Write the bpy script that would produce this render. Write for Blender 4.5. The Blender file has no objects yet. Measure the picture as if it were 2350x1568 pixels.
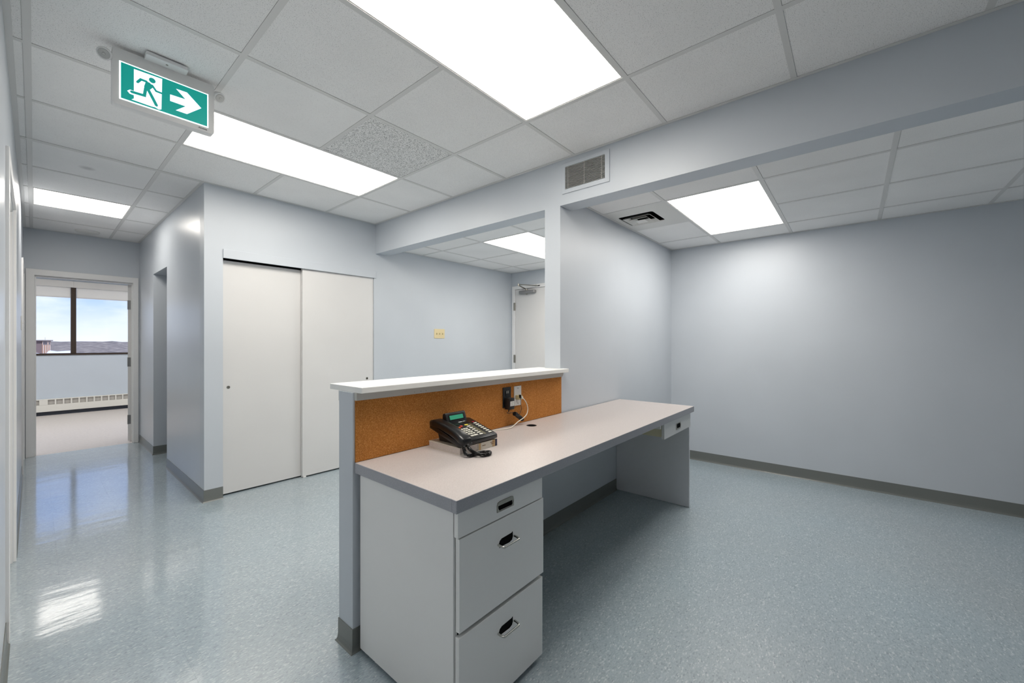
import bpy, bmesh, math, random
from mathutils import Vector, Matrix
random.seed(7)
SC = bpy.context.scene
COL = SC.collection

# ------------------------------------------------------------------ camera, world, sun, exposure
cam_data = bpy.data.cameras.new('camera')
cam = bpy.data.objects.new('camera', cam_data)
COL.objects.link(cam)
YAW = 0.698936
cam.location = (0.0, 0.0, 1.2572)
cam.rotation_euler = (math.pi / 2, 0, YAW - math.pi / 2)
cam_data.sensor_width = 36.0
cam_data.sensor_fit = 'HORIZONTAL'
cam_data.lens = 36.0 * 925.78 / 2350.0
cam_data.shift_x = -5.06 / 2350.0
cam_data.shift_y = 2.37 / 2350.0
cam_data.clip_start = 0.02
cam_data.clip_end = 3000
SC.camera = cam

world = bpy.data.worlds.new('sky')
SC.world = world
world.use_nodes = True
SKY_STRENGTH = 1.06
SUN_ENERGY = 2.2
LAMP = 9.6            # radiance of the ceiling light lenses
ALCOVE_LAMP = 9.2
OFFICE_LAMP = 11.0  # radiance of the added office fill lights; the reflected panel takes a fraction
SC.view_settings.view_transform = 'Standard'
SC.view_settings.look = 'None'
SC.view_settings.gamma = 1.0
SC.view_settings.use_curve_mapping = False
SC.view_settings.exposure = 0.36


def lin(r, g, b):
    f = lambda c: (c / 255 / 12.92) if c / 255 <= 0.04045 else ((c / 255 + 0.055) / 1.055) ** 2.4
    return (f(r), f(g), f(b), 1.0)


def build_world():
    nt = world.node_tree
    nt.nodes.clear()
    out = nt.nodes.new('ShaderNodeOutputWorld')
    bg = nt.nodes.new('ShaderNodeBackground')
    tc = nt.nodes.new('ShaderNodeTexCoord')
    sep = nt.nodes.new('ShaderNodeSeparateXYZ')
    nt.links.new(tc.outputs['Generated'], sep.inputs[0])
    ramp = nt.nodes.new('ShaderNodeValToRGB')
    e = ramp.color_ramp.elements
    e[0].position = 0.0
    e[0].color = lin(226, 235, 254)
    e[1].position = 0.30
    e[1].color = lin(96, 150, 240)
    m = ramp.color_ramp.elements.new(0.04)
    m.color = lin(210, 223, 252)
    m = ramp.color_ramp.elements.new(0.10)
    m.color = lin(140, 182, 250)
    nt.links.new(sep.outputs['Z'], ramp.inputs[0])
    mp = nt.nodes.new('ShaderNodeMapping')
    mp.inputs['Scale'].default_value = (5.0, 5.0, 16.0)
    nt.links.new(tc.outputs['Generated'], mp.inputs[0])
    nz = nt.nodes.new('ShaderNodeTexNoise')
    nz.inputs['Scale'].default_value = 1.6
    nz.inputs['Detail'].default_value = 7
    nz.inputs['Roughness'].default_value = 0.55
    nt.links.new(mp.outputs[0], nz.inputs['Vector'])
    cr = nt.nodes.new('ShaderNodeValToRGB')
    cr.color_ramp.elements[0].position = 0.38
    cr.color_ramp.elements[0].color = (0, 0, 0, 1)
    cr.color_ramp.elements[1].position = 0.62
    cr.color_ramp.elements[1].color = (0.85, 0.85, 0.85, 1)
    nt.links.new(nz.outputs['Fac'], cr.inputs[0])
    mix = nt.nodes.new('ShaderNodeMixRGB')
    mix.inputs[2].default_value = lin(232, 238, 252)
    nt.links.new(cr.outputs[0], mix.inputs[0])
    nt.links.new(ramp.outputs[0], mix.inputs[1])
    nt.links.new(mix.outputs[0], bg.inputs[0])
    bg.inputs[1].default_value = SKY_STRENGTH
    nt.links.new(bg.outputs[0], out.inputs[0])


build_world()
sun_data = bpy.data.lights.new('sun', 'SUN')
sun_data.energy = SUN_ENERGY
sun_data.angle = 0.01
sun = bpy.data.objects.new('sun', sun_data)
sun.rotation_euler = (math.radians(52), 0, math.radians(-25))   # shines towards +Y: behind the building
sun.location = (0, -5, 8)
COL.objects.link(sun)

# ------------------------------------------------------------------ materials
MATS = {}


def mat(name, rgb, rough=0.5, spec=0.5, metal=0.0, emit=None, estr=0.0, coat=0.0):
    m = bpy.data.materials.new(name)
    m.use_nodes = True
    b = m.node_tree.nodes['Principled BSDF']
    b.inputs['Base Color'].default_value = lin(*rgb)
    b.inputs['Roughness'].default_value = rough
    b.inputs['Specular IOR Level'].default_value = spec
    b.inputs['Metallic'].default_value = metal
    b.inputs['Coat Weight'].default_value = coat
    if emit:
        b.inputs['Emission Color'].default_value = lin(*emit)
        b.inputs['Emission Strength'].default_value = estr
    MATS[name] = m
    return m


def nodes(m):
    nt = m.node_tree
    return nt, nt.nodes, nt.links, nt.nodes['Principled BSDF']


def pos_node(nt, scale=(1, 1, 1)):
    g = nt.nodes.new('ShaderNodeNewGeometry')
    mp = nt.nodes.new('ShaderNodeMapping')
    mp.inputs['Scale'].default_value = scale
    nt.links.new(g.outputs['Position'], mp.inputs[0])
    return mp.outputs[0]


def noise(nt, vec, scale, detail=3, rough=0.5):
    n = nt.nodes.new('ShaderNodeTexNoise')
    n.inputs['Scale'].default_value = scale
    n.inputs['Detail'].default_value = detail
    n.inputs['Roughness'].default_value = rough
    nt.links.new(vec, n.inputs['Vector'])
    return n.outputs['Fac']


def ramp(nt, fac, stops):
    r = nt.nodes.new('ShaderNodeValToRGB')
    el = r.color_ramp.elements
    el[0].position, el[0].color = stops[0]
    el[1].position, el[1].color = stops[-1]
    for p, c in stops[1:-1]:
        x = el.new(p)
        x.color = c
    nt.links.new(fac, r.inputs[0])
    return r.outputs[0]


def bump(nt, b, height, strength, dist=0.001):
    bn = nt.nodes.new('ShaderNodeBump')
    bn.inputs['Strength'].default_value = strength
    bn.inputs['Distance'].default_value = dist
    nt.links.new(height, bn.inputs['Height'])
    nt.links.new(bn.outputs[0], b.inputs['Normal'])


def mixc(nt, fac, a, b_, mode='MIX'):
    mx = nt.nodes.new('ShaderNodeMixRGB')
    mx.blend_type = mode
    if isinstance(fac, (int, float)):
        mx.inputs[0].default_value = fac
    else:
        nt.links.new(fac, mx.inputs[0])
    for i, v in ((1, a), (2, b_)):
        if isinstance(v, tuple):
            mx.inputs[i].default_value = v
        else:
            nt.links.new(v, mx.inputs[i])
    return mx.outputs[0]


def g1(v):
    return (v, v, v, 1)


def paint(name, rgb, rough, orange=0.12):
    m = mat(name, rgb, rough)
    nt, N, L, b = nodes(m)
    v = pos_node(nt)
    big = noise(nt, v, 1.3, 3)
    c = ramp(nt, big, [(0.3, lin(*[x - 3 for x in rgb])), (0.7, lin(*[x + 3 for x in rgb]))])
    L.new(c, b.inputs['Base Color'])
    bump(nt, b, noise(nt, v, 260, 2), orange, 0.0006)
    return m


WALL = paint('wall_paint', (197, 203, 210), 0.42)
WALLC = paint('corridor_wall_paint', (194, 200, 207), 0.3)
TRIM = paint('trim_paint', (231, 231, 231), 0.35, 0.05)
DOORM = paint('door_paint', (217, 216, 215), 0.4, 0.06)
OFFICEW = paint('office_wall_paint', (204, 214, 225), 0.45)
GRID = mat('grid_enamel', (222, 221, 219), 0.45)
WHITE_METAL = mat('white_metal', (222, 221, 217), 0.35)


def tile_mat(name, rgb, thr, sc, dk=0.76):
    m = mat(name, rgb, 0.9, 0.2)
    nt, N, L, b = nodes(m)
    v = pos_node(nt)
    n = noise(nt, v, sc, 4, 0.6)
    pits = ramp(nt, n, [(thr, g1(0)), (thr + 0.09, g1(1))])
    soft = ramp(nt, noise(nt, v, 3, 2), [(0.3, lin(*[x - 3 for x in rgb])), (0.7, lin(*[x + 2 for x in rgb]))])
    dark = tuple(int(x * dk) for x in rgb)
    c = mixc(nt, pits, lin(*dark), soft)
    L.new(c, b.inputs['Base Color'])
    bump(nt, b, pits, 0.3, 0.002)
    return m


TILE = tile_mat('ceiling_tile_fine', (247, 246, 245), 0.34, 300)
TILE_B = tile_mat('ceiling_tile_plain', (247, 246, 245), 0.30, 340)
TILE_C = tile_mat('ceiling_tile_coarse', (245, 244, 243), 0.40, 175, 0.62)
# the tile with a round grey smudge
TILE_S = tile_mat('ceiling_tile_smudged', (247, 246, 245), 0.27, 240)
nt, N, L, b = nodes(TILE_S)
g_ = nt.nodes.new('ShaderNodeNewGeometry')
dn = nt.nodes.new('ShaderNodeVectorMath')
dn.operation = 'DISTANCE'
dn.inputs[1].default_value = (0.246, 4.235, 2.515)
L.new(g_.outputs['Position'], dn.inputs[0])
sm = ramp(nt, dn.outputs['Value'], [(0.015, g1(0.72)), (0.05, g1(1.0))])
old = b.inputs['Base Color'].links[0].from_socket
L.new(mixc(nt, 1.0, old, sm, 'MULTIPLY'), b.inputs['Base Color'])


def floor_mat():
    m = mat('vinyl_tile', (150, 162, 165), 0.2, 0.5, coat=0.55)
    nt, N, L, b = nodes(m)
    v = pos_node(nt, (1.0, 1.9, 1.0))
    vo = nt.nodes.new('ShaderNodeTexVoronoi')
    vo.inputs['Scale'].default_value = 105
    vo.inputs['Randomness'].default_value = 1.0
    L.new(v, vo.inputs['Vector'])
    sepc = nt.nodes.new('ShaderNodeSeparateColor')
    L.new(vo.outputs['Color'], sepc.inputs[0])
    chips = ramp(nt, sepc.outputs[0], [(0.0, lin(140, 153, 162)), (0.10, lin(153, 167, 176)), (0.5, lin(160, 174, 183)), (0.88, lin(166, 179, 187)), (0.96, lin(187, 197, 202))])
    v2 = pos_node(nt, (1.0, 2.4, 1.0))
    streak = ramp(nt, noise(nt, v2, 90, 4, 0.65), [(0.33, g1(0.89)), (0.52, g1(1.0)), (0.72, g1(1.07))])
    c = mixc(nt, 1.0, chips, streak, 'MULTIPLY')
    tone = ramp(nt, noise(nt, pos_node(nt), 0.9, 3), [(0.35, lin(252, 255, 255)), (0.7, lin(255, 252, 249))])
    c = mixc(nt, 1.0, c, tone, 'MULTIPLY')
    L.new(c, b.inputs['Base Color'])
    b.inputs['Coat Roughness'].default_value = 0.09
    b.inputs['Coat IOR'].default_value = 2.4
    # the corridor strip is freshly waxed, the office floor is dull
    sx_ = nt.nodes.new('ShaderNodeSeparateXYZ')
    L.new(pos_node(nt), sx_.inputs[0])
    mr = nt.nodes.new('ShaderNodeMapRange')
    mr.inputs['From Min'].default_value = 0.55
    mr.inputs['From Max'].default_value = 1.5
    mr.inputs['To Min'].default_value = 1.0
    mr.inputs['To Max'].default_value = 0.25
    L.new(sx_.outputs['X'], mr.inputs['Value'])
    L.new(mr.outputs[0], b.inputs['Coat Weight'])
    rg = ramp(nt, noise(nt, pos_node(nt, (0.5, 1.2, 1)), 2.2, 3), [(0.3, g1(0.30)), (0.7, g1(0.42))])
    L.new(rg, b.inputs['Roughness'])
    wav = nt.nodes.new('ShaderNodeMath')
    wav.operation = 'MULTIPLY_ADD'
    wav.inputs[1].default_value = 0.16
    L.new(noise(nt, pos_node(nt, (1.2, 3.4, 1)), 16, 3, 0.55), wav.inputs[0])
    L.new(noise(nt, pos_node(nt, (0.8, 2.2, 1)), 3.5, 2), wav.inputs[2])
    bn = nt.nodes.new('ShaderNodeBump')
    bn.inputs['Strength'].default_value = 0.5
    bn.inputs['Distance'].default_value = 0.003
    L.new(wav.outputs[0], bn.inputs['Height'])
    L.new(bn.outputs[0], b.inputs['Coat Normal'])
    return m


VCT = floor_mat()
SUBFLOOR = mat('subfloor_dark', (60, 66, 68), 0.8)
BASE = paint('vinyl_base', (112, 115, 112), 0.3, 0.04)
LENS = mat('light_lens', (255, 250, 240), 0.5, emit=(255, 249, 240), estr=LAMP)
nt, N, L, b = nodes(LENS)
wv = ramp(nt, noise(nt, pos_node(nt), 180, 1), [(0.3, g1(LAMP * 0.94)), (0.7, g1(LAMP * 1.06))])
L.new(wv, b.inputs['Emission Strength'])
LENS_ALCOVE = mat('alcove_light_lens', (255, 250, 240), 0.5, emit=(255, 250, 243), estr=ALCOVE_LAMP)
LENS_SHINE = mat('office_door_light_lens', (255, 250, 240), 0.5, emit=(255, 250, 243), estr=OFFICE_LAMP * 0.2)
LENS_OFFICE_FILL = mat('office_fill_lens', (255, 250, 240), 0.5, emit=(255, 250, 243), estr=OFFICE_LAMP)  # lens of the unseen lights added to brighten the office
DARKVOID = mat('dark_void', (10, 10, 10), 0.9, 0.1)  # near-black that paints the shade inside holes and hollows
MELA = paint('melamine_white', (236, 235, 233), 0.38, 0.03)
MELA_EDGE = paint('melamine_edge', (222, 222, 220), 0.4, 0.02)
MELA_LEG = paint('melamine_leg', (226, 227, 232), 0.38, 0.03)
RAWBOARD = paint('raw_board', (214, 207, 178), 0.6, 0.1)
BROWNBOARD = paint('brown_board', (122, 78, 34), 0.7, 0.1)


def speck(name, rgb, amp, sc, rough):
    m = mat(name, rgb, rough)
    nt, N, L, b = nodes(m)
    n = noise(nt, pos_node(nt), sc, 3, 0.7)
    c = ramp(nt, n, [(0.3, lin(*[max(0, x - amp) for x in rgb])), (0.5, lin(*rgb)), (0.7, lin(*[min(255, x + amp) for x in rgb]))])
    L.new(c, b.inputs['Base Color'])
    return m


LAMINATE = speck('laminate_beige', (190, 182, 179), 15, 420, 0.35)
EDGE = speck('laminate_grey_edge', (160, 161, 167), 24, 480, 0.4)


def cork_mat():
    m = mat('cork', (168, 100, 38), 0.85, 0.2)
    nt, N, L, b = nodes(m)
    vo = nt.nodes.new('ShaderNodeTexVoronoi')
    vo.inputs['Scale'].default_value = 420
    L.new(pos_node(nt), vo.inputs['Vector'])
    s = nt.nodes.new('ShaderNodeSeparateColor')
    L.new(vo.outputs['Color'], s.inputs[0])
    c = ramp(nt, s.outputs[0], [(0.0, lin(156, 95, 42)), (0.2, lin(182, 117, 55)), (0.8, lin(197, 131, 66)), (1.0, lin(216, 154, 88))])
    c2 = ramp(nt, noise(nt, pos_node(nt), 7, 4), [(0.3, g1(0.93)), (0.7, g1(1.05))])
    L.new(mixc(nt, 1.0, c, c2, 'MULTIPLY'), b.inputs['Base Color'])
    bump(nt, b, s.outputs[1], 0.4, 0.001)
    return m


CORK = cork_mat()
LEDGE = paint('ledge_white', (238, 238, 235), 0.35, 0.02)
APRON = paint('apron_paint', (196, 195, 190), 0.5, 0.08)
BLACK = mat('black_plastic', (14, 14, 15), 0.28)
BLACK_SOFT = mat('black_matte_plastic', (20, 20, 21), 0.5)
KEYC = mat('key_cream', (214, 211, 198), 0.4)
KEYG = mat('key_grey', (160, 158, 146), 0.4)
KEY_RED = mat('key_red', (206, 66, 56), 0.4)
KEY_OR = mat('key_orange', (214, 102, 48), 0.4)
KEY_YE = mat('key_yellow', (224, 206, 84), 0.4)
KEY_CRIM = mat('key_crimson', (150, 20, 40), 0.4)
OLIVE = mat('label_strip_olive', (98, 94, 70), 0.4)
LCD = mat('lcd_green', (58, 150, 118), 0.25, emit=(58, 150, 118), estr=0.15)
INKW = mat('print_white', (225, 225, 222), 0.5)
INKB = mat('print_black', (35, 35, 36), 0.6)
PAGES = speck('book_pages', (214, 204, 196), 14, 300, 0.8)
BOOKCOV = mat('book_cover', (232, 224, 208), 0.5)
BOOKSP_T = mat('book_spine_tan', (205, 172, 124), 0.5)
BOOKSP_N = mat('book_spine_navy', (26, 34, 74), 0.5)
CHROME = mat('chrome', (200, 198, 192), 0.18, metal=1.0)
STEEL = mat('brushed_steel', (160, 157, 148), 0.34, metal=1.0)
ALU = mat('closer_aluminium', (150, 150, 150), 0.42, metal=0.6)
PLASTW = mat('white_plastic', (226, 225, 222), 0.35)
IVORY = mat('ivory_plastic', (220, 203, 160), 0.4)
BEIGEPL = mat('beige_plastic', (196, 182, 140), 0.4)
CORDW = mat('white_cord', (226, 222, 208), 0.4)
SIGNH = mat('sign_housing', (230, 229, 228), 0.4)
SIGN_G = mat('sign_green', (0, 122, 114), 0.35, emit=(0, 158, 146), estr=0.5)
SIGN_W = mat('sign_white', (225, 225, 240), 0.35, emit=(236, 234, 250), estr=0.9)
SIGN_EDGE = mat('sign_edge_glow', (240, 255, 255), 0.35, emit=(240, 255, 255), estr=1.0)
LAMPGLASS = mat('lamp_glass', (190, 190, 188), 0.1, 0.6)
BRONZE = mat('bronze_anodised', (66, 54, 46), 0.4, metal=0.3)
BLINDM = mat('blind_fabric', (250, 250, 249), 0.7)
HEATER = mat('heater_enamel', (238, 237, 230), 0.35)
HEATFIN = mat('heater_fin', (196, 193, 187), 0.5)
OFFICEF = speck('office_floor', (208, 202, 198), 6, 30, 0.5)
NAVYBASE = mat('dark_base', (48, 54, 66), 0.5)


def glass_mat():
    m = bpy.data.materials.new('window_glass')
    m.use_nodes = True
    nt = m.node_tree
    nt.nodes.clear()
    o = nt.nodes.new('ShaderNodeOutputMaterial')
    t = nt.nodes.new('ShaderNodeBsdfTransparent')
    t.inputs[0].default_value = (0.97, 0.98, 0.98, 1)
    gl = nt.nodes.new('ShaderNodeBsdfGlossy')
    gl.inputs['Roughness'].default_value = 0.02
    fr = nt.nodes.new('ShaderNodeFresnel')
    fr.inputs[0].default_value = 1.4
    mx = nt.nodes.new('ShaderNodeMixShader')
    nt.links.new(fr.outputs[0], mx.inputs[0])
    nt.links.new(t.outputs[0], mx.inputs[1])
    nt.links.new(gl.outputs[0], mx.inputs[2])
    nt.links.new(mx.outputs[0], o.inputs[0])
    return m


GLASS = glass_mat()

# ------------------------------------------------------------------ mesh helpers


def box(bm, x0, x1, y0, y1, z0, z1):
    r = bmesh.ops.create_cube(bm, size=1.0)
    for v in r['verts']:
        v.co = Vector((x0 + (v.co.x + 0.5) * (x1 - x0), y0 + (v.co.y + 0.5) * (y1 - y0), z0 + (v.co.z + 0.5) * (z1 - z0)))
    return r['verts']


def boxes(*bs):
    bm = bmesh.new()
    for b_ in bs:
        box(bm, *b_)
    return bm


def frame_of(axis):
    """in-plane axes (u, v) and the normal n for flat outlines"""
    return {'x': (Vector((0, 1, 0)), Vector((0, 0, 1)), Vector((1, 0, 0))),
            'y': (Vector((1, 0, 0)), Vector((0, 0, 1)), Vector((0, 1, 0))),
            'z': (Vector((1, 0, 0)), Vector((0, 1, 0)), Vector((0, 0, 1)))}[axis]


def plate(bm, outer, a, b_, axis='y', holes=()):
    """a slab of the outline between a and b on the axis, with holes cut right through"""
    u, v, n = frame_of(axis)
    loops = [list(outer)] + [list(h) for h in holes]
    rings = []
    for t in (a, b_):
        es = []
        rr = []
        for lp in loops:
            vs = [bm.verts.new(u * p[0] + v * p[1] + n * t) for p in lp]
            es += [bm.edges.new((vs[i], vs[(i + 1) % len(vs)])) for i in range(len(vs))]
            rr.append(vs)
        bmesh.ops.triangle_fill(bm, edges=es, use_beauty=True, use_dissolve=False)
        rings.append(rr)
    for ra, rb in zip(*rings):
        for i in range(len(ra)):
            j = (i + 1) % len(ra)
            bm.faces.new((ra[i], ra[j], rb[j], rb[i]))
    bmesh.ops.recalc_face_normals(bm, faces=bm.faces)


def rrect(x0, x1, y0, y1, r, n=4):
    pts = []
    for cx, cy, a0 in ((x1 - r, y1 - r, 0), (x0 + r, y1 - r, 90), (x0 + r, y0 + r, 180), (x1 - r, y0 + r, 270)):
        for k in range(n + 1):
            a = math.radians(a0 + 90 * k / n)
            pts.append((cx + r * math.cos(a), cy + r * math.sin(a)))
    return pts


def circ(cx, cy, r, n=24):
    return [(cx + r * math.cos(2 * math.pi * k / n), cy + r * math.sin(2 * math.pi * k / n)) for k in range(n)]


def cyl(bm, c, axis, r0, r1, h, n=24):
    """cone or cylinder from point c along the axis vector"""
    axis = Vector(axis).normalized()
    q = axis.to_track_quat('Z', 'Y').to_matrix().to_4x4()
    M = Matrix.Translation(Vector(c) + axis * h / 2) @ q
    bmesh.ops.create_cone(bm, cap_ends=True, segments=n, radius1=r0, radius2=r1, depth=h, matrix=M)


def tube(bm, pts, r, n=8, cap=True):
    pts = [Vector(p) for p in pts]
    T = []
    for i in range(len(pts)):
        a = pts[max(i - 1, 0)]
        c = pts[min(i + 1, len(pts) - 1)]
        T.append((c - a).normalized())
    ref = Vector((0, 0, 1)) if abs(T[0].z) < 0.9 else Vector((1, 0, 0))
    nrm = (ref - T[0] * ref.dot(T[0])).normalized()
    rings = []
    for p, t in zip(pts, T):
        nrm = (nrm - t * nrm.dot(t)).normalized()
        bn = t.cross(nrm)
        rings.append([bm.verts.new(p + (nrm * math.cos(2 * math.pi * k / n) + bn * math.sin(2 * math.pi * k / n)) * r) for k in range(n)])
    for A, B in zip(rings, rings[1:]):
        for k in range(n):
            bm.faces.new((A[k], A[(k + 1) % n], B[(k + 1) % n], B[k]))
    if cap:
        bm.faces.new(list(reversed(rings[0])))
        bm.faces.new(rings[-1])


def spline(pts, per=10):
    pts = [Vector(p) for p in pts]
    out = []
    for i in range(len(pts) - 1):
        p0 = pts[max(i - 1, 0)]
        p1, p2 = pts[i], pts[i + 1]
        p3 = pts[min(i + 2, len(pts) - 1)]
        for k in range(per):
            t = k / per
            out.append(0.5 * ((2 * p1) + (p2 - p0) * t + (2 * p0 - 5 * p1 + 4 * p2 - p3) * t * t + (3 * p1 - p0 - 3 * p2 + p3) * t ** 3))
    out.append(pts[-1])
    return out


def loft(bm, rings):
    R = [[bm.verts.new(Vector(p)) for p in r] for r in rings]
    n = len(R[0])
    for A, B in zip(R, R[1:]):
        for k in range(n):
            bm.faces.new((A[k], A[(k + 1) % n], B[(k + 1) % n], B[k]))
    bm.faces.new(list(reversed(R[0])))
    bm.faces.new(R[-1])
    bmesh.ops.recalc_face_normals(bm, faces=bm.faces)


def bevel(bm, w, seg=2, ang=35):
    es = [e for e in bm.edges if len(e.link_faces) == 2 and e.calc_face_angle(0) > math.radians(ang)]
    bmesh.ops.bevel(bm, geom=es, offset=w, segments=seg, profile=0.5, affect='EDGES', clamp_overlap=True)


def world_loc(o):
    p = Vector(o.location)
    while o.parent:
        o = o.parent
        p += Vector(o.location)
    return p


def obj(name, bm, m, parent=None, bev=0.0, smooth=False, seg=2, local=False, label=None, kind=None):
    """link the bmesh as ONE mesh object; world coordinates unless local"""
    if bev:
        bevel(bm, bev, seg)
    if parent is not None and not local:
        bmesh.ops.translate(bm, verts=bm.verts, vec=-world_loc(parent))
    me = bpy.data.meshes.new(name)
    bm.to_mesh(me)
    bm.free()
    if m:
        me.materials.append(m)
    if smooth:
        for p in me.polygons:
            p.use_smooth = True
        try:
            me.set_sharp_from_angle(angle=math.radians(40))
        except Exception:
            pass
    o = bpy.data.objects.new(name, me)
    COL.objects.link(o)
    o.parent = parent
    if label:
        o['label'] = label
    if kind:
        o['kind'] = kind
    return o


def thing(name, label, cat, loc=(0, 0, 0), rotz=0.0, group=None):
    o = bpy.data.objects.new(name, None)
    o.empty_display_size = 0.05
    COL.objects.link(o)
    o.location = loc
    o.rotation_euler = (0, 0, rotz)
    o['label'] = label
    o['category'] = cat
    if group:
        o['group'] = group
    return o


def tag(o, label, cat, group=None):
    o['label'] = label
    o['category'] = cat
    if group:
        o['group'] = group
    return o


def struct(name, bm, m, label, cat, bev=0.0):
    o = obj(name, bm, m, None, bev)
    o['kind'] = 'structure'
    o['label'] = label
    o['category'] = cat
    return o


def struct_empty(name, label, cat, loc):
    o = thing(name, label, cat, loc)
    o['kind'] = 'structure'
    return o


def copy_tree(o, parent=None):
    c = o.copy()
    COL.objects.link(c)
    c.parent = parent
    for ch in list(o.children):
        copy_tree(ch, c)
    return c


# ------------------------------------------------------------------ key dimensions (metres)
T = 0.6096
XL = -0.077            # corridor / room left wall face
XC = 0.857             # corridor right wall face
YC = 3.8976            # closet wall face
YE = 6.910             # corridor end wall face
YW = 10.69             # office window wall face
XB, XB2 = 2.341, 2.485  # beam faces
YP, YP2 = 1.552, 1.682  # partition / counter wall faces
XR = 4.564             # right wall face
YBK = -2.30            # wall behind the camera
CE, CA = 2.511, 2.280  # ceiling heights
TOP = 2.86
ZB = 2.203             # underside of the beam

# ------------------------------------------------------------------ walls
struct('wall_left', boxes(
    (XL - 0.13, XL, YBK - 0.12, 2.753, 0, TOP), (XL - 0.13, XL, 2.753, 3.678, 2.018, TOP),
    (XL - 0.13, XL, 3.678, 6.045, 0, TOP), (XL - 0.13, XL, 6.045, 6.805, 2.0, TOP), (XL - 0.13, XL, 6.805, YE, 0, TOP)),
    WALLC, 'pale blue-grey painted wall along the left edge with two doorways', 'wall')
struct('wall_end', boxes(
    (-2.3, -0.020, YE, YE + 0.12, 0, TOP), (0.806, 3.1, YE, YE + 0.12, 0, TOP), (-0.020, 0.806, YE, YE + 0.12, 2.045, TOP)),
    WALL, 'blue-grey wall at the far end of the corridor around the office doorway', 'wall')
struct('wall_corridor', boxes(
    (XC, XC + 0.12, YC + 0.12, 5.277, 0, TOP), (XC, XC + 0.12, 5.277, 5.991, 2.021, TOP), (XC, XC + 0.12, 5.991, YE, 0, TOP)),
    WALLC, 'satin blue-grey right-hand wall of the corridor with a doorless opening', 'wall')
struct('wall_passage', boxes(
    (XC + 0.12, 2.3, 5.157, 5.277, 0, 2.5), (XC + 0.12, 2.3, 5.991, 6.111, 0, 2.5), (2.3, 2.4, 5.157, 6.111, 0, 2.5), (XC + 0.12, 2.3, 5.277, 5.991, 2.45, 2.5)),
    WALL, 'shadowed walls of the short side passage off the corridor', 'wall')
struct('wall_closet', boxes(
    (XC, 0.981, YC, YC + 0.12, 0, TOP), (0.981, 2.321, YC, YC + 0.12, 1.985, TOP), (2.321, XR + 0.12, YC, YC + 0.12, 0, TOP),
    (0.977, 2.4, 4.55, 4.6, 0, TOP), (2.35, 2.4, YC + 0.12, 4.55, 0, TOP)),
    WALL, 'blue-grey wall holding the white sliding closet doors and running into the waiting area', 'wall')
struct('wall_right', boxes(
    (XR, XR + 0.12, YBK - 0.12, 2.93, 0, TOP), (XR, XR + 0.12, 2.93, 3.815, 2.04, TOP), (XR, XR + 0.12, 3.815, YC, 0, TOP)),
    WALL, 'large plain blue-grey wall on the right side of the photo', 'wall')
struct('wall_partition', boxes((XB, XR, YP, YP2, 0, ZB), (XB2, XR, YP, YP2, ZB, TOP)), WALL,
       'blue-grey partition wall ending in the slim pillar behind the desk', 'wall')
struct('wall_header', boxes((XB, XB2, YBK, YC, ZB, TOP)), WALL,
       'deep blue-grey dropped beam crossing above the pillar and counter', 'beam')
struct('wall_counter', boxes((0.830, XB, YP, 1.665, 0, 1.053)), WALL,
       'low blue-grey half wall behind the reception desk carrying the white ledge', 'half wall')
struct('wall_back', boxes((XL - 0.13, XR + 0.12, YBK - 0.12, YBK, 0, TOP)), WALL,
       'plain blue-grey wall behind the camera', 'wall')
struct('wall_office', boxes(
    (-2.3, -2.2, YE + 0.12, YW + 0.16, 0, TOP), (3.0, 3.1, YE + 0.12, YW + 0.16, 0, TOP),
    (-2.2, 3.0, YW, YW + 0.16, 0, 1.035), (-2.2, 3.0, YW, YW + 0.16, 2.30, TOP),
    (-2.2, -2.0, YW, YW + 0.16, 1.035, 2.30), (2.8, 3.0, YW, YW + 0.16, 1.035, 2.30)),
    OFFICEW, 'pale outer wall of the bright office under and around its window', 'wall')

# ------------------------------------------------------------------ ceilings
deck = struct('ceiling', boxes((-2.4, XR + 0.2, YBK - 0.2, YW + 0.3, TOP, TOP + 0.1)), SUBFLOOR,
              'suspended tile ceiling of the corridor and front office in a white grid', 'ceiling')
alc = struct('ceiling_alcove', boxes((XB2 + 0.01, XR, YBK, YP, 2.80, 2.82)), SUBFLOOR,
             'lower suspended tile ceiling of the desk alcove on the right', 'ceiling')
wai = struct('ceiling_waiting', boxes((XB2 + 0.01, XR, YP2, YC, 2.80, 2.82)), SUBFLOOR,
             'lower suspended tile ceiling of the waiting area behind the pillar', 'ceiling')
struct('ceiling_office', boxes((-2.2, 3.0, YE + 0.12, YW, 2.52, 2.60)), TILE_B, 'white ceiling of the bright office beyond the corridor', 'ceiling')

TILE_MESH = {}
HT = 0.012


def lay_tile(parent, x0, x1, y0, y1, z, m):
    gx0, gx1, gy0, gy1 = x0 + 0.003, x1 - HT - 0.0005, y0 + 0.003, y1 - HT - 0.0005
    if gx1 - gx0 < 0.005 or gy1 - gy0 < 0.005:
        return
    key = (round(gx1 - gx0, 3), round(gy1 - gy0, 3), m.name)
    if key not in TILE_MESH:
        bm = boxes((0, gx1 - gx0, 0, gy1 - gy0, 0, 0.015))
        me = bpy.data.meshes.new('ceiling_tile')
        bm.to_mesh(me)
        bm.free()
        me.materials.append(m)
        TILE_MESH[key] = me
    o = bpy.data.objects.new('ceiling_tile', TILE_MESH[key])
    COL.objects.link(o)
    o.parent = parent
    o.location = (gx0, gy0, z + 0.0052)


TEE_MESH = {}


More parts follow.
